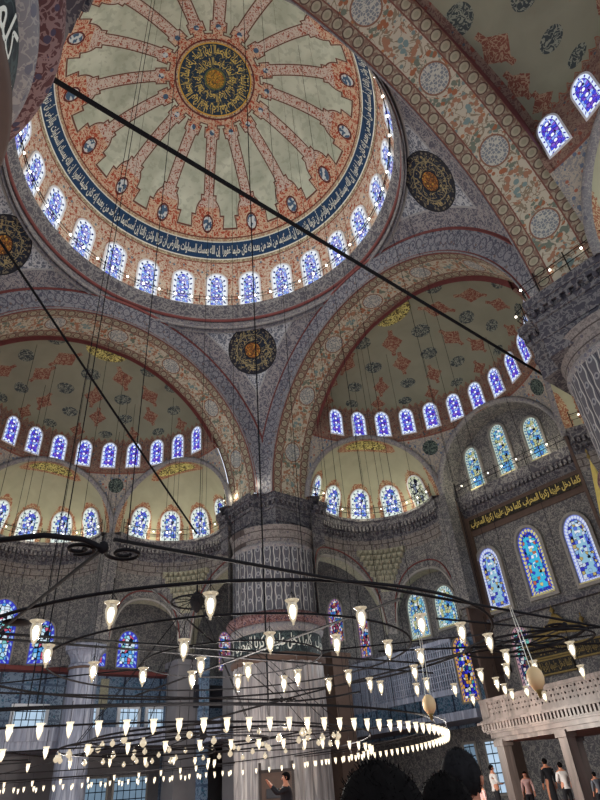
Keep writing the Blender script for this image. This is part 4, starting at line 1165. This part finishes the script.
for (x, y, z, hx, hy, hz, lab) in ((-3.99, -15.39, 2.39, -4.03, -15.33, 3.3, 'pale ostrich egg pendant hanging on two cords above the tribune\'s left end'),
                                   (-3.26, -12.99, 2.43, -3.22, -13.03, 3.5, 'pale ostrich egg pendant hanging left of the blue mosaic window')):
    e_ = empty('ostrich_egg_pendant', (x, y, z)); tag(e_, lab, 'egg pendant')
    MB().lathe([(0, -0.15), (0.05, -0.135), (0.095, -0.07), (0.108, 0.0), (0.095, 0.07), (0.05, 0.125), (0, 0.14)], 16).build('egg', M['egg'], e_)
    MB().lathe([(0.0, -0.24), (0.02, -0.22), (0.03, -0.16), (0.055, -0.14), (0.03, -0.13)], 10).build('tassel', M['gold'], e_)
    for s in (-1, 1): MB().tube([(0.06 * s, 0, 0.11), (hx - x + 0.02 * s, hy - y, hz - z)], 0.006, 4).build('cord', M['ink'], e_)

# suspension wires, floor-to-vault plumb lines
def wire(x, y, z0, r, label, group):
    t_ = top_z(x, y)
    if t_ is None: return
    o = MB().tube([(x, y, z0), (x, y, t_)], r, 4).build('suspension_wire', M['cable']); tag(o, label, 'wire', group)
LW = ('thin black wire dropping from the vault to the huge ring chandelier', 'wires of the ring chandelier')
for i in range(18):
    a = 2 * PI * (i + 0.4) / 18; wire(-1.7 + 14.9 * math.cos(a), 7.7 + 14.9 * math.sin(a), 3.3, 0.015, *LW)
for i in range(12):
    a = 2 * PI * (i + 0.2) / 12; wire(-1.7 + 12.4 * math.cos(a), 7.7 + 12.4 * math.sin(a), 3.3, 0.015, *LW)
wire(1.9, 3.8, 9.4, 0.016, 'black wire carrying the crown-shaped hub from the dome', 'hub wire')
LW2 = ('thin black wire dropping from high above to the near scrolled chandelier', 'wires of the scrolled chandelier')
for i in range(8):
    a = 2 * PI * (i + 0.5) / 8; wire(-4.75 + 4.88 * math.cos(a), -9.65 + 4.88 * math.sin(a), 3.6, 0.006, *LW2)
for x, y in ((-9.1, -14.4), (-9.25, -10.5), (-0.1, -13.1), (-4.75, -9.65), (-1.5, -5.0), (1.2, -9.0)): wire(x, y, 3.6, 0.006, *LW2)
LW3 = ('thin dark wire hanging in front of the far semidomes', 'wires before the far semidomes')
for x, y in ((-5, 16), (-3, 18), (-1, 16.5), (2, 17), (4, 19), (6, 16), (7.5, 18), (17, 6), (18, 3), (20, 1), (17, -2), (21, -4), (18.5, 8), (22, 4)): wire(x, y, 12.0, 0.014, *LW3)

# ------------------------------------------------------------------ marble tribune
Lc = Vector((11.7, -3.3, 0)); ang = math.atan2(-6.1, -1.6)
tr = empty('marble_tribune', Lc, ang)
tag(tr, 'carved marble tribune raised on square columns, with a pierced parapet, at the lower right', 'tribune')
# local x runs along the front, local y points away from the camera side
Wd = 10.5; Dp = 4.6
m = MB()
for (z0, z1, d) in ((2.55, 2.7, 0.10), (2.7, 2.86, 0.0), (2.86, 2.93, -0.1), (2.93, 2.98, -0.18)): m.box(d, Wd - d, d, Dp - d, z0, z1)
m.build('entablature', M['marble2'], tr, False)
m = MB(); m.box(-0.12, Wd + .12, -0.12, Dp + .12, 2.98, 3.2)
m.build('cornice_back', M['marble2'], tr, False)
m = MB()
for i in range(58):
    x = -0.15 + i * 0.185; m.box(x, x + 0.10, -0.24, -0.10, 2.98, 3.2)
m.build('muqarnas_row', M['marble2'], tr, False)
m = MB(); m.box(-0.32, Wd + .3, -0.32, Dp + .3, 3.2, 3.28); m.box(-0.2, Wd + .2, -0.2, Dp + .2, 3.28, 3.33); m.build('upper_moulding', M['marble2'], tr, False)
# pierced parapet: a slab with real openings
def pierced(x0, x1, z0, z1, y, t_, cell=0.17):
    m = MB(); nx = int((x1 - x0) / cell); nz = int((z1 - z0) / cell)
    for i in range(nx):
        for j in range(nz):
            cx_, cz = x0 + (i + 0.5) * cell, z0 + (j + 0.5) * cell; h = cell / 2
            r = h * (0.52 if (i + j) % 2 else 0.30); k = 6
            O = [(cx_ + h * c, cz + h * s) for c, s in ((1, 0), (1, 1), (0, 1), (-1, 1), (-1, 0), (-1, -1), (0, -1), (1, -1))]
            I = [(cx_ + r * math.cos(q * PI / 4), cz + r * math.sin(q * PI / 4)) for q in range(8)]
            P = [(a, y, b) for a, b in O] + [(a, y, b) for a, b in I] + [(a, y + t_, b) for a, b in I]
            F = [(q, (q + 1) % 8, 8 + (q + 1) % 8, 8 + q) for q in range(8)] + [(8 + q, 8 + (q + 1) % 8, 16 + (q + 1) % 8, 16 + q) for q in range(8)]
            m.add(P, F)
    return m
pm = pierced(0.35, Wd, 3.45, 3.98, -0.1, 0.12, 0.175); pm.box(-0.12, Wd, -0.13, 0.05, 3.33, 3.45); pm.box(-0.14, Wd, -0.15, 0.07, 3.97, 4.1); pm.box(-0.12, 0.35, -0.13, 0.05, 3.4, 4.05)
pm.box(-0.12, 0.05, 0, Dp, 3.33, 4.1); pm.build('pierced_parapet', M['marble2'], tr, False)
MB().box(-0.1, Wd, 0.04, 0.08, 3.4, 4.0).build('parapet_shade_sheet', M['dark'], tr, False)  # dark sheet added so the parapet openings look shaded
for x, y in ((0.3, 0.3), (3.7, 0.3), (7.1, 0.3), (10.2, 0.3), (0.3, 4.2), (3.7, 4.2), (7.1, 4.2)):
    MB().box(x - 0.2, x + 0.2, y - 0.2, y + 0.2, 0.25, 2.4).box(x - 0.27, x + 0.27, y - 0.27, y + 0.27, 2.4, 2.62).box(x - 0.27, x + 0.27, y - 0.27, y + 0.27, 0, 0.25).build('column', M['marble2'], tr, False)

# gilded pulpit spire, carvings and script panels on the qibla side
sp = empty('pulpit_spire', (23, -6.9, 9.5)); tag(sp, 'tall gilded conical pulpit spire at the right edge beside the tall windows', 'spire')
MB().lathe([(0.0, 7.7), (0.06, 7.3), (0.10, 7.2), (1.25, 0.6), (1.3, 0.4), (1.1, 0.3), (1.1, -1.4), (1.3, -1.5)], 8).build('cone', M['palegold'], sp, False)
MB().lathe([(0, 8.4), (0.08, 8.2), (0.02, 8.0), (0.12, 7.8), (0.0, 7.6)], 10).build('finial', M['gold'], sp)
pn = empty('mihrab_crest', (XW - 0.25, 0.3, 8.7)); pn.scale = (1, 0.8, 0.7); tag(pn, 'gilded carved crest above the niche on the qibla wall', 'carving')
m = MB()
for s in (1, -1):
    P = [(-0.12, s * y, z) for y, z in ((0, 0.1), (0.7, 0.0), (1.4, -0.15), (2.1, -0.2), (2.4, 0.1), (2.1, 0.55), (1.6, 0.55), (1.2, 0.9), (0.7, 1.1), (0.4, 1.5), (0, 1.9))]
    Q = [(0.1, p[1], p[2]) for p in P]; n = len(P)
    m.add(P + Q, [tuple(range(n)), tuple(range(n, 2 * n))] + [(i, (i + 1) % n, n + (i + 1) % n, n + i) for i in range(n)])
m.build('crest', M['gold'], pn, False)
for s in (-2.2, 0, 2.2):
    MB().lathe([(0, 1.0), (0.07, 0.85), (0.02, 0.7), (0.16, 0.5), (0.2, 0.35), (0.05, 0.15), (0.2, 0)], 10, (-0.15, s, 0.35 if s else 1.7)).build('finial', M['gold'], pn)
for i, (y, z, w_) in enumerate(((1.6, 8.0, 1.6), (1.6, 7.0, 1.6), (-1.5, 7.6, 1.3))):
    q = empty('script_panel', (XW - 0.2, y, z)); tag(q, ['black panel with gilded script, upper of two beside the rose-coloured window', 'black panel with gilded script, lower of two beside the rose-coloured window', 'black panel with gilded script at the right edge above the parapet'][i], 'panel')
    MB().box(-0.06, 0.1, -w_, w_, -0.38, 0.38).build('board', M['panelblack'], q, False)
    MB().box(-0.09, 0.1, -w_ - 0.1, w_ + 0.1, -0.48, -0.38).box(-0.09, 0.1, -w_ - 0.1, w_ + 0.1, 0.38, 0.48).build('frame', M['gold'], q, False)
    put('lettering', text_mesh(MIHRAB, 'board_lettering', lambda x, y_, w_=w_: (-0.08, w_ * 0.95 - x * w_ * 1.9, -0.3 + y_ * 0.6), 0.02), M['gold'], q)
MB().box(XW - 0.7, XW - 0.05, 4.6, 7.2, 7.2, 8.9).build('loge_shade_box', M['dark'], None, False)  # solid box; its dark colour stands for the shade inside the opening
tag(bpy.data.objects['loge_shade_box'], 'dark box standing in for a shaded loge opening between the two lower stained windows', 'loge')
# dark board and door by the walls
b_ = MB().box(-1.4, 1.4, -0.08, 0.08, -0.8, 0.8).build('wall_board', M['darkpanel'], None, False); b_.location = (14.6, 24.0, 8.2); tag(b_, 'dark grey board between the tiled return wall and the far pier', 'board')
st_ = empty('timber_stand', (12.6, 12.9, 0)); st_.rotation_euler = (0, 0, R_(-35)); tag(st_, 'dark timber stand with a screen at the foot of the middle pier', 'stand')
m = MB(); m.box(-1.0, -0.85, -1.9, -1.75, 0, 3.0); m.box(0.85, 1.0, -1.9, -1.75, 0, 3.0); m.box(-1.0, 1.0, -1.9, -1.75, 2.5, 2.65); m.build('frame', M['dark'], st_, False)
MB().box(-0.85, 0.85, -1.86, -1.8, 0.9, 2.5).build('panel', M['brown'], st_, False)
MB().box(-0.6, 0.6, -2.0, -1.9, 1.3, 1.75).build('screen', M['darkpanel'], st_, False)

# ------------------------------------------------------------------ people
SKIN = rgb(176, 120, 94)
def cloth(name, c): 
    if name not in M: M[name] = plain(name, c, 0.9, var=0.15, scale=20)
    return M[name]
M['skin'] = plain('warm_skin', SKIN, 0.6, var=0.08)
def hairmat(name, c, bald=False):
    t = T(name); o = t.obj(); x, y, z = t.sep(o)
    n = t.noise(t.comb(x * 30, y * 30, z * 8), 2.0, 3)
    col = t.mix(n, tuple(q * 0.5 for q in c), tuple(min(1, q * 1.6) for q in c))
    return t.bsdf(col, 0.9, bump=n, bs=0.3, bd=0.004, spec=0.08)
M['hair'] = hairmat('dark_brown_hair', rgb(9, 7, 7)); M['hair2'] = hairmat('grey_streaked_hair', rgb(26, 25, 26))
def skin_mesh(name, verts, edges, sub=2):
    """verts: (x,y,z,rx,ry) grown into one continuous surface"""
    me = bpy.data.meshes.new(name); me.from_pydata([v[:3] for v in verts], edges, [])
    o = bpy.data.objects.new(name, me); COL.objects.link(o)
    md = o.modifiers.new('s', 'SKIN'); md.use_smooth_shade = True
    for i, v in enumerate(verts):
        me.skin_vertices[0].data[i].radius = (v[3], v[4] if len(v) > 4 else v[3]); me.skin_vertices[0].data[i].use_root = (i == 0)
    s = o.modifiers.new('u', 'SUBSURF'); s.levels = sub; s.render_levels = sub
    dg = bpy.context.evaluated_depsgraph_get(); out = bpy.data.meshes.new_from_object(o.evaluated_get(dg))
    bpy.data.objects.remove(o); bpy.data.meshes.remove(me); out.name = name
    out.polygons.foreach_set('use_smooth', [True] * len(out.polygons)); return out
def person(loc, face, H, shirt, trousers, label, hair='hair', arms='down', near_=False, group=None, robe=False):
    s = H / 1.75; root = empty('person', (loc[0], loc[1], 0), face); root.scale = (s,) * 3; tag(root, label, 'person', group)
    # faces +x
    V_ = [(0, 0, .95, .15, .12), (0, 0, 1.12, .14, .11), (0, 0, 1.30, .17, .12), (0, 0, 1.44, .12, .09), (0.0, 0, 1.52, .055, .055), (0.015, 0, 1.60, .075, .085), (0.01, 0, 1.68, .08, .095), (0.0, 0, 1.735, .05, .06)]
    E_ = [(0, 1), (1, 2), (2, 3), (3, 4), (4, 5), (5, 6), (6, 7)]
    for sd in (1, -1):
        i = len(V_)
        V_ += [(0, sd * .10, .88, .09), (0.02, sd * .11, .50, .06), (0, sd * .12, .09, .042), (.13, sd * .13, .04, .035)]
        E_ += [(0, i), (i, i + 1), (i + 1, i + 2), (i + 2, i + 3)]
        i = len(V_)
        if arms == 'up': A = [(0.0, sd * .19, 1.42, .055), (0.22, sd * .24, 1.30, .042), (0.42, sd * .10, 1.52, .032), (0.46, sd * .09, 1.57, .028)]
        elif arms == 'front': A = [(0.0, sd * .19, 1.42, .055), (0.04, sd * .26, 1.14, .042), (0.22, sd * .12, 1.08, .032), (0.28, sd * .08, 1.08, .028)]
        else: A = [(0.0, sd * .19, 1.42, .055), (-.01, sd * .25, 1.14, .042), (0.04, sd * .27, .90, .032), (0.06, sd * .27, .83, .028)]
        V_ += A; E_ += [(3, i), (i, i + 1), (i + 1, i + 2), (i + 2, i + 3)]
        h = A[3]; p = A[2]; d = Vector((h[0] - p[0], h[1] - p[1], h[2] - p[2])).normalized(); b = Vector(h[:3])
        side = Vector((0, 1, 0)); j = len(V_)
        for q in range(4):
            o_ = side * (q - 1.5) * 0.02; L = (0.075, 0.085, 0.08, 0.065)[q]
            a1 = b + o_ + d * L * 0.55; a2 = b + o_ + d * L + Vector((0.012, 0, -0.008))
            V_ += [tuple(a1) + (.009,), tuple(a2) + (.008,)]; E_ += [(i + 3, j), (j, j + 1)]; j += 2
        a1 = b - side * sd * 0.035 + d * 0.02; V_ += [tuple(a1) + (.010,)]; E_ += [(i + 3, j)]
    put('body', skin_mesh('body', V_, E_, 2), M['skin'], root)
    # shirt / robe
    z0 = 0.12 if robe else 0.86
    R0 = [(0, 0, 1.46, .105, .085), (0, 0, 1.40, .185, .135), (0, 0, 1.25, .19, .135), (0, 0, 1.08, .165, .13), (0, 0, z0 + (0.3 if robe else 0), .185 if not robe else .21, .15), (0, 0, z0, .17 if not robe else .23, .14)]
    Vs = [R0[1], R0[0], R0[2], R0[3], R0[4], R0[5]]; Es = [(0, 1), (0, 2), (2, 3), (3, 4), (4, 5)]
    for sd in (1, -1):
        i = len(Vs)
        if arms == 'up': A = [(0.0, sd * .19, 1.41, .075), (0.22, sd * .24, 1.30, .06), (0.38, sd * .13, 1.48, .045)]
        elif arms == 'front': A = [(0.0, sd * .19, 1.41, .075), (0.04, sd * .26, 1.14, .06), (0.18, sd * .15, 1.09, .045)]
        else: A = [(0.0, sd * .19, 1.41, .075), (-.01, sd * .25, 1.14, .06), (0.03, sd * .27, .94, .045)]
        Vs += A; Es += [(0, i), (i, i + 1), (i + 1, i + 2)]
    put('shirt', skin_mesh('shirt', Vs, Es, 2), shirt, root)
    if not robe:
        Vt = [(0, 0, .98, .16, .13), (0, 0, .88, .165, .135)]; Et = [(0, 1)]
        for sd in (1, -1):
            i = len(Vt); Vt += [(0, sd * .10, .80, .105), (0.02, sd * .11, .50, .08), (0, sd * .12, .12, .062)]; Et += [(1, i), (i, i + 1), (i + 1, i + 2)]
        put('trousers', skin_mesh('trousers', Vt, Et, 2), trousers, root)
    # head details
    m = MB(); n = 28 if near_ else 14
    def hs(a, e):
        # skull cap of hair: lower at the back
        cut = -0.9 if abs(((a + PI) % (2 * PI)) - PI) > 1.25 else 0.25
        e2 = cut + (PI / 2 - cut) * e
        w = 1.0 + (0.035 * math.sin(a * 9 + e * 7) + 0.03 * math.sin(a * 17 - e * 11) if near_ else 0)
        return (-0.012 + 0.118 * math.cos(e2) * math.cos(a) * w, 0.098 * math.cos(e2) * math.sin(a) * w, 1.655 + 0.112 * math.sin(e2) * w)
    m.grid(hs, lin(0, 2 * PI, n + 1), lin(0, 1, n // 2)); hr = m.build('hair', M[hair] if isinstance(hair, str) else hair, root)
    if near_:
        # loose strands so the outline is not a smooth ball
        m = MB(); rd = random.Random(int(H * 1000))
        for i in range(500):
            a = rd.uniform(0, 2 * PI); e = rd.uniform(0.05, 1.0); p = Vector(hs(a, e)); nn = (p - Vector((0, 0, 1.63))).normalized()
            tn = Vector((-nn.y, nn.x, rd.uniform(-.6, .3))) * rd.uniform(-1, 1)
            m.tube([p - nn * 0.004, p + nn * 0.006 + tn * 0.02, p + nn * rd.uniform(0.000, 0.006) + tn * 0.035], [0.0012, 0.0010, 0.0003], 3, False)
        m.build('strands', M[hair] if isinstance(hair, str) else hair, hr)
    for sd in (1, -1):
        MB().tube([(0.0, sd * .083, 1.60), (-.012, sd * .096, 1.615), (-.018, sd * .10, 1.64), (-.004, sd * .094, 1.66), (0.006, sd * .084, 1.65)], [.008, .010, .010, .009, .006], 6).build('ear', M['skin'], root)
        MB().lathe([(0, -.011), (.009, -.006), (.012, 0), (.009, .006), (0, .011)], 8, (0.083, sd * .032, 1.635)).build('eye', M['ink'], root)
    MB().tube([(0.085, 0, 1.645), (0.108, 0, 1.60), (0.09, 0, 1.592)], [.008, .014, .008], 6).build('nose', M['skin'], root)
    MB().tube([(0.083, -.022, 1.562), (0.092, 0, 1.564), (0.083, .022, 1.562)], [.004, .007, .004], 6).build('mouth', M['redline'], root)
    return root
FA = R_(52)
BLK = cloth('black_cloth', rgb(24, 24, 28)); WHT = cloth('white_cloth', rgb(190, 186, 182)); GRY = cloth('grey_cloth', rgb(90, 92, 98)); NVY = cloth('navy_cloth', rgb(34, 40, 60)); PNK = cloth('pale_pink_cloth', rgb(186, 150, 144))
person((-10.37, -18.83), FA, 1.425, BLK, NVY, 'dark tousled head of a person in front, largest, at the bottom centre', near_=True)
person((-9.68, -18.40), FA, 1.405, BLK, NVY, 'dark-haired person close in front, right of the largest head', near_=True)
person((-8.90, -17.86), FA - 0.5, 1.50, GRY, NVY, 'person with grey patchy short hair and one ear showing, behind the dark-haired one', 'hair2', near_=True)
person((-10.24, -17.71), FA, 1.375, BLK, NVY, 'top of a dark-haired head low at the bottom left under the lamps', near_=True)
person((0.75, -3.78), R_(150), 1.95, BLK, BLK, 'person in black raising both hands to hold up a phone by the middle pier', arms='up')
far = [((15.59, 1.08), 1.85, BLK, 'person in a black robe beside the daylit door', True), ((13.6, -1.6), 1.85, WHT, 'person in a white shirt left of the tribune columns', False),
       ((10.4, -3.3), 1.25, PNK, 'short person in dark top low in front of the tribune\'s left corner', False), ((13.4, -3.3), 1.5, PNK, 'person in a pale pink shirt under the tribune between the left columns', False),
       ((14.6, -3.6), 1.9, BLK, 'tall person in black behind the second tribune column', True), ((13.2, -5.1), 1.7, WHT, 'person in a white shirt standing under the middle of the tribune', False),
       ((16.1, -4.0), 1.85, BLK, 'person in black deep under the tribune right of the white shirt', False), ((12.8, -6.6), 1.3, GRY, 'short person in grey at the right end under the tribune', False)]
for (xy, H, c_, lab, rb) in far: person(xy, R_(random.choice((30, 60, 200, -40))), H, c_, BLK, lab, robe=rb, arms='front' if c_ is WHT else 'down')

# ------------------------------------------------------------------ floor
m = MB(); m.grid(lambda x, y: (x, y, 0.0), lin(-26, 27, 8), lin(-28, 30, 8)); struct(m.build('floor', M['carpet'], None, False))

# ------------------------------------------------------------------ light
def plight(name, loc, w, col=(1, 0.87, 0.7), r=0.12):
    l = bpy.data.lights.new(name, 'POINT'); l.energy = w; l.color = col; l.shadow_soft_size = r
    o = bpy.data.objects.new(name, l); COL.objects.link(o); o.location = loc; return o
for i in range(14):
    a = 2 * PI * (i + 0.5) / 14; plight('drum_light', (9.2 * math.cos(a), 9.2 * math.sin(a), 34.9), 120, (1, 0.95, 0.86))
for k, th in (('qibla', 60), ('qibla', -60), ('north', 0), ('north', -60), ('north', 60), ('south', 60), ('south', 0)):
    mt = rotm(k)
    for a in (-52, 0, 52):
        c = EX[th]; p = mt @ (Vector((c.x, c.y, 0)) + dirv(th + a) * 4.2 + Vector((0, 0, 20.7))); plight('cornice_light', p, 75, (1, 0.92, 0.72))
for y in (-3.6, 0, 3.6): plight('cornice_light', (XW - 1.3, y, 20.7), 60, (1, 0.92, 0.72))
for rz in (0, -90):
    mt = Matrix.Rotation(R_(rz), 4, 'Z')
    for p in ((11.3, 15.0), (11.6, 11.9), (15.0, 11.6)): plight('capital_light', mt @ Vector((p[0] - .3, p[1] - .3, 20.7)), 22, (1, 0.92, 0.72))
for x, y in ((-1.7, 7.7), (9, 3), (-10, 3), (5, 16), (-6, 16), (8, -5), (-4.7, -9.6), (2, -2)): plight('chandelier_light', (x, y, 2.9), 860, (1, 0.94, 0.86), 0.3)
for x, y, z in ((19, 10, 9), (9, 21, 9), (21, 19, 12)): plight('gallery_fill_light', (x, y, z), 260, (0.95, 0.97, 1.0), 0.3)  # added fill lamps to brighten the niches and corner bay, no fixtures here

w = bpy.data.worlds.new('sky'); sc.world = w; w.use_nodes = True
bg = w.node_tree.nodes['Background']; bg.inputs[0].default_value = (0.80, 0.88, 1.0, 1); bg.inputs[1].default_value = 1.1

# ------------------------------------------------------------------ camera
cd = bpy.data.cameras.new('camera'); cam = bpy.data.objects.new('camera', cd); COL.objects.link(cam)
F = Vector((0.540331871206454, 0.6238371197039367, 0.5646846173201712)); Rt = Vector((0.784868139727187, -0.6155879573788849, -0.0709469518110337)); U = Rt.cross(F)
U.normalize()
cam.matrix_world = Matrix.Translation((CX, CY, 1.4)) @ Matrix(((Rt.x, U.x, -F.x, 0), (Rt.y, U.y, -F.y, 0), (Rt.z, U.z, -F.z, 0), (0, 0, 0, 1)))
cd.sensor_fit = 'VERTICAL'; cd.sensor_height = 24.0; cd.lens = 573.5167 / 800 * 24.0; cd.clip_start = 0.05; cd.clip_end = 300
sc.camera = cam
sc.view_settings.view_transform = 'Standard'; sc.view_settings.look = 'None'; sc.view_settings.exposure = 0.25; sc.view_settings.gamma = 1.0; sc.view_settings.use_curve_mapping = False
sc.cycles.max_bounces = 5; sc.cycles.diffuse_bounces = 3; sc.cycles.transparent_max_bounces = 12; sc.cycles.caustics_reflective = False; sc.cycles.caustics_refractive = False
